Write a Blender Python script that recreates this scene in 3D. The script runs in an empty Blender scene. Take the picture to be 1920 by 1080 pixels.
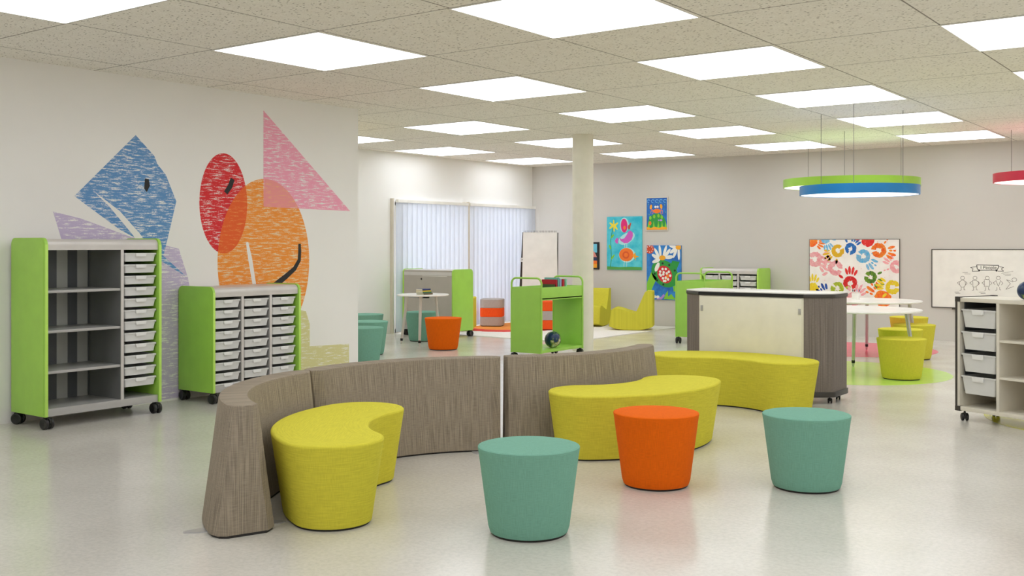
import bpy, bmesh, math, random
from mathutils import Vector, Matrix
random.seed(7)
PI = math.pi
scene = bpy.context.scene
COL = scene.collection

# ---------------------------------------------------------------- camera, world, exposure
cd = bpy.data.cameras.new('camera')
cam = bpy.data.objects.new('camera', cd); COL.objects.link(cam)
cam.location = (0, 0, 1.47); cam.rotation_euler = (PI/2, 0, 0.63522)
cd.sensor_width = 36.0; cd.lens = 1954.7/1920*36.0
cd.shift_y = -80.3/1920; cd.clip_start = 0.05; cd.clip_end = 200
scene.camera = cam
w = bpy.data.worlds.new('world'); scene.world = w; w.use_nodes = True
bgn = w.node_tree.nodes['Background']; bgn.inputs[0].default_value = (0.94, 0.97, 1.0, 1); bgn.inputs[1].default_value = 3.9
vs = scene.view_settings
vs.view_transform = 'Standard'; vs.look = 'None'; vs.gamma = 1.0; vs.use_curve_mapping = False
vs.exposure = 0.13
PANEL_STRENGTH = 3.1
PANEL_COLOR = (0.90, 0.943, 1.0, 1)
try:
    scene.cycles.max_bounces = 16; scene.cycles.diffuse_bounces = 12
except Exception: pass
CEIL = 3.015

# ---------------------------------------------------------------- materials
def lin(c):
    return tuple(((v/255)/12.92 if v/255 <= .04045 else ((v/255+.055)/1.055)**2.4) for v in c) + (1,)
def newmat(name):
    m = bpy.data.materials.new(name); m.use_nodes = True
    return m, m.node_tree, m.node_tree.nodes['Principled BSDF']
def N(nt, t, **kw):
    n = nt.nodes.new(t)
    for k, v in kw.items(): setattr(n, k, v)
    return n
def mapping(nt, scale, coord='Object'):
    tc = N(nt, 'ShaderNodeTexCoord'); mp = N(nt, 'ShaderNodeMapping')
    mp.inputs['Scale'].default_value = scale
    nt.links.new(tc.outputs[coord], mp.inputs['Vector'])
    return mp.outputs[0]
def noise(nt, vec, scale=1, detail=2, rough=.5):
    n = N(nt, 'ShaderNodeTexNoise'); n.inputs['Scale'].default_value = scale
    n.inputs['Detail'].default_value = detail; n.inputs['Roughness'].default_value = rough
    nt.links.new(vec, n.inputs['Vector']); return n.outputs['Fac']
def ramp(nt, fac, stops):
    r = N(nt, 'ShaderNodeValToRGB'); e = r.color_ramp.elements
    while len(e) < len(stops): e.new(.5)
    for i, (p, c) in enumerate(stops):
        e[i].position = p; e[i].color = c
    nt.links.new(fac, r.inputs[0]); return r.outputs[0]
def mix(nt, fac, a, b, mode='MIX'):
    m = N(nt, 'ShaderNodeMix', data_type='RGBA', blend_type=mode)
    for sock, v in ((m.inputs[0], fac), (m.inputs[6], a), (m.inputs[7], b)):
        if hasattr(v, 'is_output'): nt.links.new(v, sock)
        else: sock.default_value = v
    return m.outputs[2]
def math_(nt, op, a, b=None):
    m = N(nt, 'ShaderNodeMath', operation=op)
    for i, v in enumerate((a, b)):
        if v is None: continue
        if hasattr(v, 'is_output'): nt.links.new(v, m.inputs[i])
        else: m.inputs[i].default_value = v
    return m.outputs[0]
def bump(nt, b, h, strength=.2, dist=.002):
    n = N(nt, 'ShaderNodeBump'); n.inputs['Strength'].default_value = strength; n.inputs['Distance'].default_value = dist
    nt.links.new(h, n.inputs['Height']); nt.links.new(n.outputs[0], b.inputs['Normal'])
def plain(name, rgb, rough=.5, metal=0, var=.04, spec=.5):
    m, nt, b = newmat(name)
    c = lin(rgb)
    n = noise(nt, mapping(nt, (6, 6, 6)), 1, 3)
    d = tuple(max(0, v*(1-var)) for v in c[:3])+(1,); e = tuple(min(1, v*(1+var)) for v in c[:3])+(1,)
    nt.links.new(ramp(nt, n, [(.3, d), (.7, e)]), b.inputs['Base Color'])
    b.inputs['Roughness'].default_value = rough; b.inputs['Metallic'].default_value = metal
    b.inputs['Specular IOR Level'].default_value = spec
    return m
def fabric(name, rgb, dark=.90, light=1.08, vs=(300, 16, 1), hs=(24, 380, 1), rough=.9, k=.5):
    """woven upholstery: fine vertical and horizontal threads"""
    m, nt, b = newmat(name); c = lin(rgb)
    a1 = noise(nt, mapping(nt, vs, 'UV'), 1, 2); a2 = noise(nt, mapping(nt, hs, 'UV'), 1, 2)
    s = math_(nt, 'ADD', math_(nt, 'MULTIPLY', a1, k), math_(nt, 'MULTIPLY', a2, 1-k))
    d = tuple(v*dark for v in c[:3])+(1,); e = tuple(min(1, v*light) for v in c[:3])+(1,)
    nt.links.new(ramp(nt, s, [(.38, d), (.62, e)]), b.inputs['Base Color'])
    b.inputs['Roughness'].default_value = rough; b.inputs['Specular IOR Level'].default_value = .12
    bump(nt, b, s, .35, .002)
    return m
def emit(name, col, strength):
    m, nt, b = newmat(name)
    b.inputs['Base Color'].default_value = (.8, .8, .8, 1)
    b.inputs['Emission Color'].default_value = col; b.inputs['Emission Strength'].default_value = strength
    return m

WALLC = (240, 238, 235)
def wall_mat(name='wall_paint', rgb=WALLC):
    m, nt, b = newmat(name); c = lin(rgb)
    n = noise(nt, mapping(nt, (1.2, 1.2, 1.2)), 1, 4, .6)
    nt.links.new(ramp(nt, n, [(.3, tuple(v*.97 for v in c[:3])+(1,)), (.7, c)]), b.inputs['Base Color'])
    b.inputs['Roughness'].default_value = .55
    bump(nt, b, noise(nt, mapping(nt, (120, 120, 120)), 1, 2), .05, .002)
    return m
def floor_mat():
    m, nt, b = newmat('polished_concrete')
    v = mapping(nt, (1, 1, 1))
    n1 = noise(nt, v, .8, 5, .6); n2 = noise(nt, v, 40, 4, .7)
    c1 = ramp(nt, n1, [(.3, lin((204, 199, 190))), (.7, lin((217, 213, 205)))])
    c2 = ramp(nt, n2, [(.35, (.80, .80, .80, 1)), (.6, (1, 1, 1, 1))])
    nt.links.new(mix(nt, .6, c1, c2, 'MULTIPLY'), b.inputs['Base Color'])
    r = N(nt, 'ShaderNodeMapRange'); nt.links.new(noise(nt, v, 1.6, 4), r.inputs[0])
    r.inputs[3].default_value = .15; r.inputs[4].default_value = .26
    nt.links.new(r.outputs[0], b.inputs['Roughness'])
    b.inputs['Specular IOR Level'].default_value = .62
    b.inputs['IOR'].default_value = 1.5
    return m
def ceiling_mat():
    m, nt, b = newmat('fissured_ceiling_tile')
    tc = N(nt, 'ShaderNodeTexCoord'); sep = N(nt, 'ShaderNodeSeparateXYZ'); nt.links.new(tc.outputs['Object'], sep.inputs[0])
    def line(out, origin, step):
        f = math_(nt, 'FRACT', math_(nt, 'DIVIDE', math_(nt, 'SUBTRACT', out, origin-step*40), step))
        e = math_(nt, 'MINIMUM', f, math_(nt, 'SUBTRACT', 1.0, f))
        return math_(nt, 'LESS_THAN', math_(nt, 'MULTIPLY', e, step), .006)
    ln = math_(nt, 'MAXIMUM', line(sep.outputs[0], -6.7924, 1.2173), line(sep.outputs[1], 5.2268, 1.2198))
    base = ramp(nt, noise(nt, mapping(nt, (9, 9, 9)), 1, 4, .7), [(.3, lin((234, 230, 221))), (.7, lin((241, 238, 230)))])
    fine = ramp(nt, noise(nt, mapping(nt, (90, 90, 90)), 1, 3, .7), [(.40, (.84, .83, .81, 1)), (.58, (1, 1, 1, 1))])
    col = mix(nt, .65, base, fine, 'MULTIPLY')
    vo = N(nt, 'ShaderNodeTexVoronoi'); vo.inputs['Scale'].default_value = 1.0
    wv = N(nt, 'ShaderNodeVectorMath', operation='ADD')
    nn = N(nt, 'ShaderNodeTexNoise'); nn.inputs['Scale'].default_value = 5
    nt.links.new(tc.outputs['Object'], nn.inputs['Vector'])
    mp = mapping(nt, (22, 46, 1)); nt.links.new(mp, wv.inputs[0]); nt.links.new(nn.outputs['Color'], wv.inputs[1])
    nt.links.new(wv.outputs[0], vo.inputs['Vector'])
    sp = math_(nt, 'LESS_THAN', vo.outputs['Distance'], .22)
    keep = math_(nt, 'GREATER_THAN', noise(nt, mapping(nt, (16, 16, 1)), 1, 1), .42)
    sp = math_(nt, 'MULTIPLY', sp, keep)
    col = mix(nt, math_(nt, 'MULTIPLY', sp, .8), col, lin((112, 102, 88)))
    col = mix(nt, math_(nt, 'MULTIPLY', ln, .75), col, lin((96, 88, 78)))
    nt.links.new(col, b.inputs['Base Color']); b.inputs['Roughness'].default_value = .95
    b.inputs['Specular IOR Level'].default_value = .1
    return m
def crayon(name, rgb, cover=.5, under=WALLC):
    """crayon rubbing: broken horizontal strokes with wall paint between"""
    m, nt, b = newmat(name)
    a = noise(nt, mapping(nt, (1, 8, 62)), 1, 3, .6); a2 = noise(nt, mapping(nt, (1, 60, 150)), 1, 3, .7)
    s = math_(nt, 'ADD', math_(nt, 'MULTIPLY', a, .68), math_(nt, 'MULTIPLY', a2, .32))
    c = lin(rgb); l = tuple(v*.45+u*.55 for v, u in zip(c[:3], lin(under)[:3]))+(1,)
    nt.links.new(ramp(nt, s, [(cover-.06, lin(under)), (cover-.01, l), (cover+.05, c)]), b.inputs['Base Color'])
    b.inputs['Roughness'].default_value = .6
    r = nt.nodes
    return m
def globe_mat():
    m, nt, b = newmat('earth_print')
    n = noise(nt, mapping(nt, (9, 9, 9)), 1, 5, .6)
    c = ramp(nt, n, [(.49, lin((18, 44, 84))), (.52, lin((76, 112, 56))), (.58, lin((168, 160, 100))), (.66, lin((220, 224, 226)))])
    nt.links.new(c, b.inputs['Base Color']); b.inputs['Roughness'].default_value = .3
    return m
def paint_bg(name, a_, b_, sc=6):
    m, nt, b = newmat(name)
    nt.links.new(ramp(nt, noise(nt, mapping(nt, (sc, sc, sc)), 1, 4, .6), [(.35, lin(a_)), (.65, lin(b_))]), b.inputs['Base Color'])
    b.inputs['Roughness'].default_value = .6
    return m
M = {}
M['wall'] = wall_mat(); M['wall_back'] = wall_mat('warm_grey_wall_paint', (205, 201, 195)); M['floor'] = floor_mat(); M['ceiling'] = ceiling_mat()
M['teal'] = fabric('teal_fabric', (120, 169, 150))
M['orange'] = fabric('orange_fabric', (228, 102, 14))
M['yellow'] = fabric('yellow_fabric', (208, 199, 66), vs=(9, 170, 1), hs=(230, 20, 1), k=.6)
M['yellow_flat'] = fabric('yellow_plain_fabric', (208, 200, 68))
M['brown'] = fabric('taupe_stripe_fabric', (150, 138, 122), dark=.70, light=1.18, vs=(190, 4.5, 1), hs=(18, 260, 1), k=.72)
M['desk_fabric'] = fabric('grey_ribbed_fabric', (128, 119, 112), dark=.66, light=1.25, vs=(190, 1.2, 1), hs=(40, 200, 1), k=.8)
M['green'] = plain('lime_green_laminate', (164, 214, 84), .38)
M['green_edge'] = plain('lime_green_edge_band', (186, 228, 100), .35)
M['green_metal'] = plain('green_powder_coat', (154, 204, 84), .35)
M['silver'] = plain('silver_grey_metal', (178, 176, 174), .34, .25)
M['silver_light'] = plain('light_silver_metal', (205, 200, 196), .36, .15)
M['divider_reflection'] = plain('divider_reflection_grey', (128, 128, 130), .32, .3)
M['stripe'] = plain('dark_grey_strip', (92, 94, 98), .45, .2)
M['backlight'] = plain('pale_grey_back', (182, 182, 178), .4, .1)
M['tray'] = plain('translucent_grey_plastic', (214, 214, 212), .35)
M['traytab'] = plain('pale_tray_tab', (228, 228, 226), .35)
M['black'] = plain('black_plastic', (24, 23, 22), .4)
M['dark'] = plain('dark_bronze_trim', (64, 60, 56), .4, .1)
M['white'] = plain('white_laminate', (238, 236, 230), .3)
M['cream'] = plain('cream_whiteboard', (232, 228, 212), .22)
M['offwhite'] = plain('light_maple_laminate', (220, 214, 200), .4)
M['tablewhite'] = plain('white_table_laminate', (240, 238, 234), .25)
M['legmetal'] = plain('silver_table_leg', (196, 196, 198), .28, .5)
M['beige'] = plain('beige_leg', (206, 200, 190), .35, .1)
M['base'] = plain('black_glide', (30, 26, 24), .6)
M['column'] = plain('cream_column_paint', (226, 221, 206), .45)
M['frame'] = plain('beige_window_frame', (214, 206, 190), .5)
M['cable'] = plain('grey_cable', (120, 116, 112), .4, .5)
M['panel_light'] = emit('light_panel', PANEL_COLOR, PANEL_STRENGTH)
M['ottoman_grey'] = fabric('ottoman_grey_fabric', (176, 168, 164))
M['ottoman_orange'] = fabric('ottoman_orange_fabric', (240, 92, 40))
M['paper'] = plain('flip_chart_paper', (232, 228, 222), .7)
M['red_book'] = plain('red_book_cover', (178, 16, 40), .4)
M['teal_book'] = plain('teal_book_cover', (110, 176, 168), .45)
M['ltblue_book'] = plain('light_blue_book_cover', (160, 180, 215), .45)
M['darkgreen_book'] = plain('dark_green_book_cover', (58, 82, 52), .5)
M['mint_book'] = plain('mint_book_cover', (150, 214, 180), .45)
M['navy_book'] = plain('navy_book_cover', (36, 52, 120), .45)
M['gold_book'] = plain('yellow_book_cover', (214, 184, 60), .5)
M['green_book'] = plain('green_book_cover', (70, 120, 84), .5)
M['brown_book'] = plain('brown_book_cover', (120, 104, 84), .5)
M['pages'] = plain('book_pages', (232, 226, 206), .8)
M['globe'] = globe_mat()
M['ink'] = plain('black_marker_ink', (30, 28, 30), .6)
M['greyink'] = plain('grey_marker_ink', (120, 112, 108), .6)
M['lime_floor'] = plain('lime_floor_inlay', (186, 226, 104), .22, spec=.6)
M['pink_floor'] = plain('pink_floor_inlay', (236, 92, 120), .22, spec=.6)
M['yellow_floor'] = plain('yellow_floor_inlay', (206, 204, 60), .22, spec=.6)

# ---------------------------------------------------------------- mesh builder
class MB:
    def __init__(s): s.v = []; s.f = []; s.uv = {}
    def add(s, vs, fs):
        o = len(s.v); s.v += [tuple(p) for p in vs]; s.f += [tuple(i+o for i in f) for f in fs]; return s
    def box(s, x0, x1, y0, y1, z0, z1):
        return s.add([(x0,y0,z0),(x1,y0,z0),(x1,y1,z0),(x0,y1,z0),(x0,y0,z1),(x1,y0,z1),(x1,y1,z1),(x0,y1,z1)],
                     [(0,3,2,1),(4,5,6,7),(0,1,5,4),(1,2,6,5),(2,3,7,6),(3,0,4,7)])
    def loft(s, rings, cap=True, closed=True):
        n = len(rings[0]); vs = [p for r in rings for p in r]; fs = []
        f0 = len(s.f); ru = max(rings[:max(1, len(rings)//2+1)], key=lambda r: sum((Vector(r[i])-Vector(r[i-1])).length for i in range(0, n, max(1, n//24))))
        us = [0.0]
        for i in range(n): us.append(us[-1]+(Vector(ru[(i+1) % n])-Vector(ru[i])).length)
        vv = [0.0]
        for k in range(len(rings)-1): vv.append(vv[-1]+(Vector(rings[k+1][0])-Vector(rings[k][0])).length)
        for k in range(len(rings)-1):
            for i in range(n if closed else n-1):
                j = (i+1) % n
                s.uv[f0+len(fs)] = ((us[i], vv[k]), (us[i+1], vv[k]), (us[i+1], vv[k+1]), (us[i], vv[k+1]))
                fs.append((k*n+i, k*n+j, (k+1)*n+j, (k+1)*n+i))
        if cap:
            fs.append(tuple(reversed(range(n)))); fs.append(tuple((len(rings)-1)*n+i for i in range(n)))
        return s.add(vs, fs)
    def lathe(s, prof, n=48, c=(0,0,0)):
        return s.loft([[(c[0]+r*math.cos(2*PI*i/n), c[1]+r*math.sin(2*PI*i/n), c[2]+z) for i in range(n)] for r, z in prof])
    def prism(s, pts, z0, z1):
        return s.loft([[(x, y, z0) for x, y in pts], [(x, y, z1) for x, y in pts]])
    def prism_y(s, pts, y0, y1):       # outline in x,z
        return s.loft([[(x, y1, z) for x, z in pts], [(x, y0, z) for x, z in pts]])
    def prism_x(s, pts, x0, x1):       # outline in y,z
        return s.loft([[(x0, y, z) for y, z in pts], [(x1, y, z) for y, z in pts]])
    def tube(s, path, r, n=10, cap=True):
        path = [Vector(p) for p in path]; rings = []
        rr = r if isinstance(r, (list, tuple)) else [r]*len(path)
        up = None
        for i, p in enumerate(path):
            a = path[max(i-1, 0)]; b = path[min(i+1, len(path)-1)]; d = (b-a).normalized()
            if up is None:
                up = Vector((0,0,1)) if abs(d.z) < .9 else Vector((1,0,0))
            e1 = d.cross(up).normalized(); e2 = e1.cross(d).normalized(); up = e2
            rings.append([tuple(p+e1*rr[i]*math.cos(2*PI*k/n)+e2*rr[i]*math.sin(2*PI*k/n)) for k in range(n)])
        return s.loft(rings, cap)
    def sphere(s, c, r, nu=32, nv=16, sc=(1,1,1)):
        prof = [(r*math.sin(PI*k/nv), -r*math.cos(PI*k/nv)) for k in range(nv+1)]
        prof[0] = (r*.001, -r); prof[-1] = (r*.001, r)
        return s.loft([[(c[0]+sc[0]*a*math.cos(2*PI*i/nu), c[1]+sc[1]*a*math.sin(2*PI*i/nu), c[2]+sc[2]*z) for i in range(nu)] for a, z in prof])
    def mesh(s, name, mat, smooth=True, bevel=0, angle=35):
        me = bpy.data.meshes.new(name); me.from_pydata(s.v, [], s.f)
        if s.uv and not bevel and mat and 'fabric' in mat.name:
            ul = me.uv_layers.new(name='thread')
            for p in me.polygons:
                q = s.uv.get(p.index)
                for k, li in enumerate(p.loop_indices):
                    co = me.vertices[me.loops[li].vertex_index].co
                    ul.data[li].uv = s.uvf(p.normal, co) if hasattr(s, 'uvf') else (q[k] if q else (co.x, co.y))
        bm = bmesh.new(); bm.from_mesh(me)
        bmesh.ops.recalc_face_normals(bm, faces=bm.faces)
        if bevel:
            es = [e for e in bm.edges if len(e.link_faces) == 2 and e.calc_face_angle(0) > math.radians(50)]
            bmesh.ops.bevel(bm, geom=es, offset=bevel, segments=2, profile=.6, affect='EDGES', clamp_overlap=True)
        if smooth:
            for f in bm.faces: f.smooth = True
            for e in bm.edges:
                if len(e.link_faces) == 2 and e.calc_face_angle(0) > math.radians(angle): e.smooth = False
        bm.to_mesh(me); bm.free()
        if mat: me.materials.append(mat)
        return me
def obj(name, mb, mat, parent=None, smooth=True, bevel=0, angle=35, label=None, mods=None):
    me = mb.mesh(name, mat, smooth, bevel, angle)
    o = bpy.data.objects.new(name, me); COL.objects.link(o)
    if parent: o.parent = parent
    if label: o['label'] = label
    return o
def tag(o, label, cat, group=None, kind=None):
    o['label'] = label; o['category'] = cat
    if group: o['group'] = group
    if kind: o['kind'] = kind
    return o
def thing(name, label, cat, loc=(0,0,0), rz=0, group=None):
    o = bpy.data.objects.new(name, None); COL.objects.link(o); o.empty_display_size = .1
    o.location = loc; o.rotation_euler = (0, 0, rz)
    return tag(o, label, cat, group)
def struct(name, mb, mat, bevel=0):
    o = obj(name, mb, mat, bevel=bevel); o['kind'] = 'structure'; return o
def dup(root, loc, rz, label=None, group=None, mats=None):
    def cp(o, par):
        c = o.copy(); COL.objects.link(c); c.parent = par
        for ch in list(o.children): cp(ch, c)
        return c
    r = cp(root, None); r.location = loc; r.rotation_euler = (0, 0, rz)
    if label: r['label'] = label
    if group: r['group'] = group
    return r
def arcpts(cx, cy, r, a0, a1, n=8):
    return [(cx+r*math.cos(a0+(a1-a0)*i/n), cy+r*math.sin(a0+(a1-a0)*i/n)) for i in range(n+1)]
def rrect(x0, x1, y0, y1, r, n=6, which='1111'):
    """rounded rectangle, corners order: (x0,y0),(x1,y0),(x1,y1),(x0,y1)"""
    p = []
    for k, (cx, cy, a) in enumerate(((x0, y0, PI), (x1, y0, 1.5*PI), (x1, y1, 0), (x0, y1, .5*PI))):
        sx = 1 if cx == x0 else -1; sy = 1 if cy == y0 else -1
        if which[k] == '1': p += arcpts(cx+sx*r, cy+sy*r, r, a, a+PI/2, n)
        else: p.append((cx, cy))
    return p

# ---------------------------------------------------------------- room shell
X0, X1, Y0, Y1 = -11.92, 5.0, -4.0, 16.85
XL = -8.45; YL = 8.51
struct('floor', MB().box(X0-.2, X1+.2, Y0-.2, Y1+.2, -.15, 0), M['floor'])
struct('ceiling', MB().box(X0-.2, X1+.2, Y0-.2, Y1+.2, CEIL, CEIL+.12), M['ceiling'])
struct('wall_left', MB().box(XL-.15, XL, Y0, YL, 0, CEIL), M['wall'])
struct('wall_alcove', MB().box(X0-.15, XL-.15, YL-.15, YL, 0, CEIL), M['wall'])
struct('wall_back', MB().box(X0-.15, X1+.15, Y1, Y1+.15, 0, CEIL), M['wall_back'])
struct('wall_right', MB().box(X1, X1+.15, Y0, Y1, 0, CEIL), M['wall'])
struct('wall_front', MB().box(XL-.15, X1+.15, Y0-.15, Y0, 0, CEIL), M['wall'])
WY0, WY1, WZ = 12.87, 16.60, 2.20
mw = MB().box(X0-.15, X0, YL, WY0, 0, CEIL).box(X0-.15, X0, WY1, Y1, 0, CEIL).box(X0-.15, X0, WY0, WY1, WZ, CEIL)
struct('wall_window', mw, M['wall'])
# window frame and panes
wr = bpy.data.objects.new('window_1', None); COL.objects.link(wr); wr['kind'] = 'structure'; wr.location = (X0, WY0, 0)
L = WY1-WY0
fm = MB()
for a in (0, L/2-.03, L-.06): fm.box(-.13, -.03, a, a+.06, 0, WZ)
fm.box(-.13, -.03, 0, L, 0, .06).box(-.13, -.03, 0, L, WZ-.06, WZ)
obj('window_frame', fm, M['frame'], wr)
gm, nt, b = newmat('clear_glass')
tr = N(nt, 'ShaderNodeBsdfTransparent'); gl = N(nt, 'ShaderNodeBsdfGlossy'); gl.inputs['Roughness'].default_value = .02
ms = N(nt, 'ShaderNodeMixShader'); ms.inputs[0].default_value = .06
nt.links.new(tr.outputs[0], ms.inputs[1]); nt.links.new(gl.outputs[0], ms.inputs[2])
nt.links.new(ms.outputs[0], nt.nodes['Material Output'].inputs['Surface'])
for a in (0.06, L/2+.03):
    obj('pane', MB().box(-.085, -.075, a, a+L/2-.09, .06, WZ-.06), gm, wr)
# protruding side post and blinds
struct('trim_1', MB().box(X0, X0+.06, 12.755, 12.79, 0, WZ+.05), M['frame'])
bm_, nt, b = newmat('blind_fabric')
df = N(nt, 'ShaderNodeBsdfDiffuse'); tl = N(nt, 'ShaderNodeBsdfTranslucent')
df.inputs[0].default_value = lin((228, 230, 236)); tl.inputs[0].default_value = lin((226, 229, 235))
nz = noise(nt, mapping(nt, (90, 90, 6)), 1, 2)
nt.links.new(ramp(nt, nz, [(.3, lin((218, 222, 232))), (.7, lin((232, 234, 240)))]), df.inputs[0])
ms = N(nt, 'ShaderNodeMixShader'); ms.inputs[0].default_value = .42
nt.links.new(df.outputs[0], ms.inputs[1]); nt.links.new(tl.outputs[0], ms.inputs[2])
nt.links.new(ms.outputs[0], nt.nodes['Material Output'].inputs['Surface'])
for (ya, yb, lab) in ((12.80, 14.66, 'white vertical blind on the left half of the window, behind the taupe backed cabinet'),
                      (14.72, 16.76, 'white vertical blind on the right half of the window, at the room corner')):
    t = thing('vertical_blind', lab, 'blind', (X0+.11, ya, 0), 0, 'vertical blinds over the window')
    LL = yb-ya; m = MB(); n = int(LL/.118); step = LL/n
    for k in range(n):
        yc = (k+.5)*step; h = step*.56; sx = .018
        # slightly curved, slightly turned slat
        pts = []
        for q in range(5):
            u = -1+q*.5; pts.append((sx*u*1.0+.010*(1-u*u), yc+h*u))
        out = [(x-.0008, y) for x, y in pts]+[(x+.0008, y) for x, y in reversed(pts)]
        m.prism(out, .03, WZ-.02)
    obj('slats', m, bm_, t)
    obj('headrail', MB().box(-.03, .035, 0, LL, WZ-.02, WZ+.03), M['white'], t)
struct('trim_2', MB().box(X0, X0+.125, 14.665, 14.715, 0, WZ+.05), M['frame'])

# column
o = obj('column', MB().lathe([(.147, 0), (.147, CEIL)], 64, (-7.864, 12.341, 0)), M['column'])
o['kind'] = 'structure'; o.name = 'wall_column'

# floor inlays
def disc(name, x, y, r, mat, lab, z=.0015):
    o = obj(name, MB().prism([(r*math.cos(2*PI*i/96), r*math.sin(2*PI*i/96)) for i in range(96)], 0, z), mat)
    o.location = (x, y, 0); tag(o, lab, 'floor circle')
disc('floor_circle', -4.081, 12.024, 1.17, M['lime_floor'], 'lime green circle on the floor under the nearer white table')
disc('floor_circle', -4.834, 14.75, 1.08, M['pink_floor'], 'pink circle on the floor under the farther white table')
disc('floor_circle', -1.05, 9.95, 1.05, M['yellow_floor'], 'yellow circle on the floor behind the low tray cart at right')

# ---------------------------------------------------------------- ceiling lights
vis = {(-1,0):'square ceiling light panel cut by the top left corner of the photo',
 (0,0):'largest whole ceiling light panel, above the orange oval of the mural',
 (0,1):'largest square ceiling light panel cut by the top edge at the middle',
 (1,0):'square ceiling light panel above the column, second in the row starting over the mural',
 (1,1):'square ceiling light panel between the top middle one and the blue ring lamp',
 (1,2):'square ceiling light panel cut by the right edge near the top corner',
 (2,-2):'ceiling light panel half hidden behind the end of the mural wall',
 (2,-1):'ceiling light panel just right of the mural wall end, nearer than its neighbours',
 (2,0):'square ceiling light panel directly up and right of the column top',
 (2,1):'square ceiling light panel just above the blue ring lamp cables',
 (2,2):'small corner of a ceiling light panel showing at the right edge of the photo',
 (3,-2):'ceiling light panel just above the left half of the window blinds',
 (3,-1):'ceiling light panel crossed by the top of the round column',
 (3,0):'ceiling light panel left of the green ring lamp, in line with the column top panel',
 (3,1):'ceiling light panel crossed by the right cable of the blue ring lamp',
 (4,-2):'farthest ceiling light panel left of the column, over the room corner',
 (4,-1):'farthest ceiling light panel immediately right of the column, over the bird picture',
 (4,0):'farthest ceiling light panel above the left end of the green ring lamp',
 (4,1):'farthest ceiling light panel on the right, above the whiteboard'}
mat_frame = M['white']
def light_panel(i, j):
    x = -6.7924+2.4346*j; y = 5.2268+2.4396*i
    lab = vis.get((i, j), 'square ceiling light panel continuing the grid outside the frame')
    t = thing('ceiling_light', lab, 'ceiling light', (x, y, CEIL), 0, 'square ceiling light panels')
    obj('diffuser', MB().box(.008, 1.192, .008, 1.192, -.006, -.001), M['panel_light'], t)
    fr = MB()
    for b in ((0,1.2,0,.008),(0,1.2,1.192,1.2),(0,.008,.008,1.192),(1.192,1.2,.008,1.192)): fr.box(*b, -.008, -.0005)
    obj('light_frame', fr, mat_frame, t)
for i in range(-3, 5):
    for j in range(-2, 5):
        x = -6.7924+2.4346*j; y = 5.2268+2.4396*i
        if j < 0 and i < 2: continue
        light_panel(i, j)

# ---------------------------------------------------------------- pendant rings
def pendant(x, y, zb, h, r, rgb, cname, lab, glow, cables=True):
    t = thing('pendant_lamp', lab, 'pendant lamp', (x, y, zb), 0, 'round pendant lamps')
    mside = plain(cname+'_lamp_rim', rgb, .35)
    rim = MB()
    n = 96; ro, ri = r, r-.015
    rings = []
    for rr, z in ((ro, 0), (ro, h), (ri, h), (ri, 0), (ro, 0)):
        rings.append([(rr*math.cos(2*PI*k/n), rr*math.sin(2*PI*k/n), z) for k in range(n)])
    rim.loft(rings, cap=False)
    obj('rim', rim, mside, t)
    obj('lower_diffuser', MB().lathe([(r-.016, .004), (r-.016, .010)], n), emit(cname+'_lamp_diffuser', (1, .97, .9, 1), 1.3), t)
    obj('upper_glow_disc', MB().lathe([(r-.016, h-.014), (r-.016, h-.008)], n), emit(cname+'_lamp_uplight', lin(rgb), glow), t, label=cname+' upper light disc')
    for k in range(3):
        a = 2*PI*k/3+.733
        px, py = .8*r*math.cos(a), .8*r*math.sin(a)
        obj('suspension_cable', MB().tube([(px, py, h-.02), (px, py, CEIL-zb)], .0035, 6), M['cable'], t)
        # small ceiling anchor
pendant(-3.873, 11.928, 2.04, .105, .655, (10, 122, 190), 'blue', 'blue ring pendant lamp hanging in front, over the nearer white table', .45)
pendant(-4.91, 14.767, 2.29, .115, .93, (150, 196, 60), 'green', 'green ring pendant lamp hanging behind the blue one', .6)
pendant(-2.335, 15.05, 2.29, .12, .75, (205, 30, 66), 'red', 'red ring pendant lamp cut by the right edge of the photo', .7)
pendant(-10.35, 9.35, 2.2, .11, .65, (214, 190, 50), 'yellow', 'yellow ring pendant lamp hidden behind the mural wall', .5)

# ---------------------------------------------------------------- casters
def caster_mb_fork(s=1.0):
    m = MB()
    m.tube([(0,0,.075*s), (0,0,.105*s)], .010*s, 10)
    m.box(-.014*s, .014*s, -.022*s, .022*s, .062*s, .078*s)
    m.prism_x(rrect(-.034*s, .034*s, .030*s, .074*s, .018*s, 5), -.006*s, .006*s)
    return m
def wheel_mb(x, s=1.0):
    m = MB(); R = .0375*s; wd = .013*s; n = 28
    rings = []
    for r, dx in ((R*.25, -wd*.5), (R*.8, -wd), (R, -wd*.6), (R, wd*.6), (R*.8, wd), (R*.25, wd*.5)):
        rings.append([(x+dx, r*math.cos(2*PI*k/n), R+r*math.sin(2*PI*k/n)) for k in range(n)])
    m.loft(rings); return m
CAST = {}
def caster(parent, x, y, rz=0, s=1.0):
    if s not in CAST:
        CAST[s] = (caster_mb_fork(s).mesh('caster', M['black']), wheel_mb(-.020*s, s).mesh('wheel', M['black']), wheel_mb(.020*s, s).mesh('wheel', M['black']))
    f, a, b = CAST[s]
    c = bpy.data.objects.new('caster', f); COL.objects.link(c); c.parent = parent; c.location = (x, y, 0); c.rotation_euler = (0, 0, rz)
    for me in (a, b):
        wv = bpy.data.objects.new('wheel', me); COL.objects.link(wv); wv.parent = c
    return c

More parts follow.
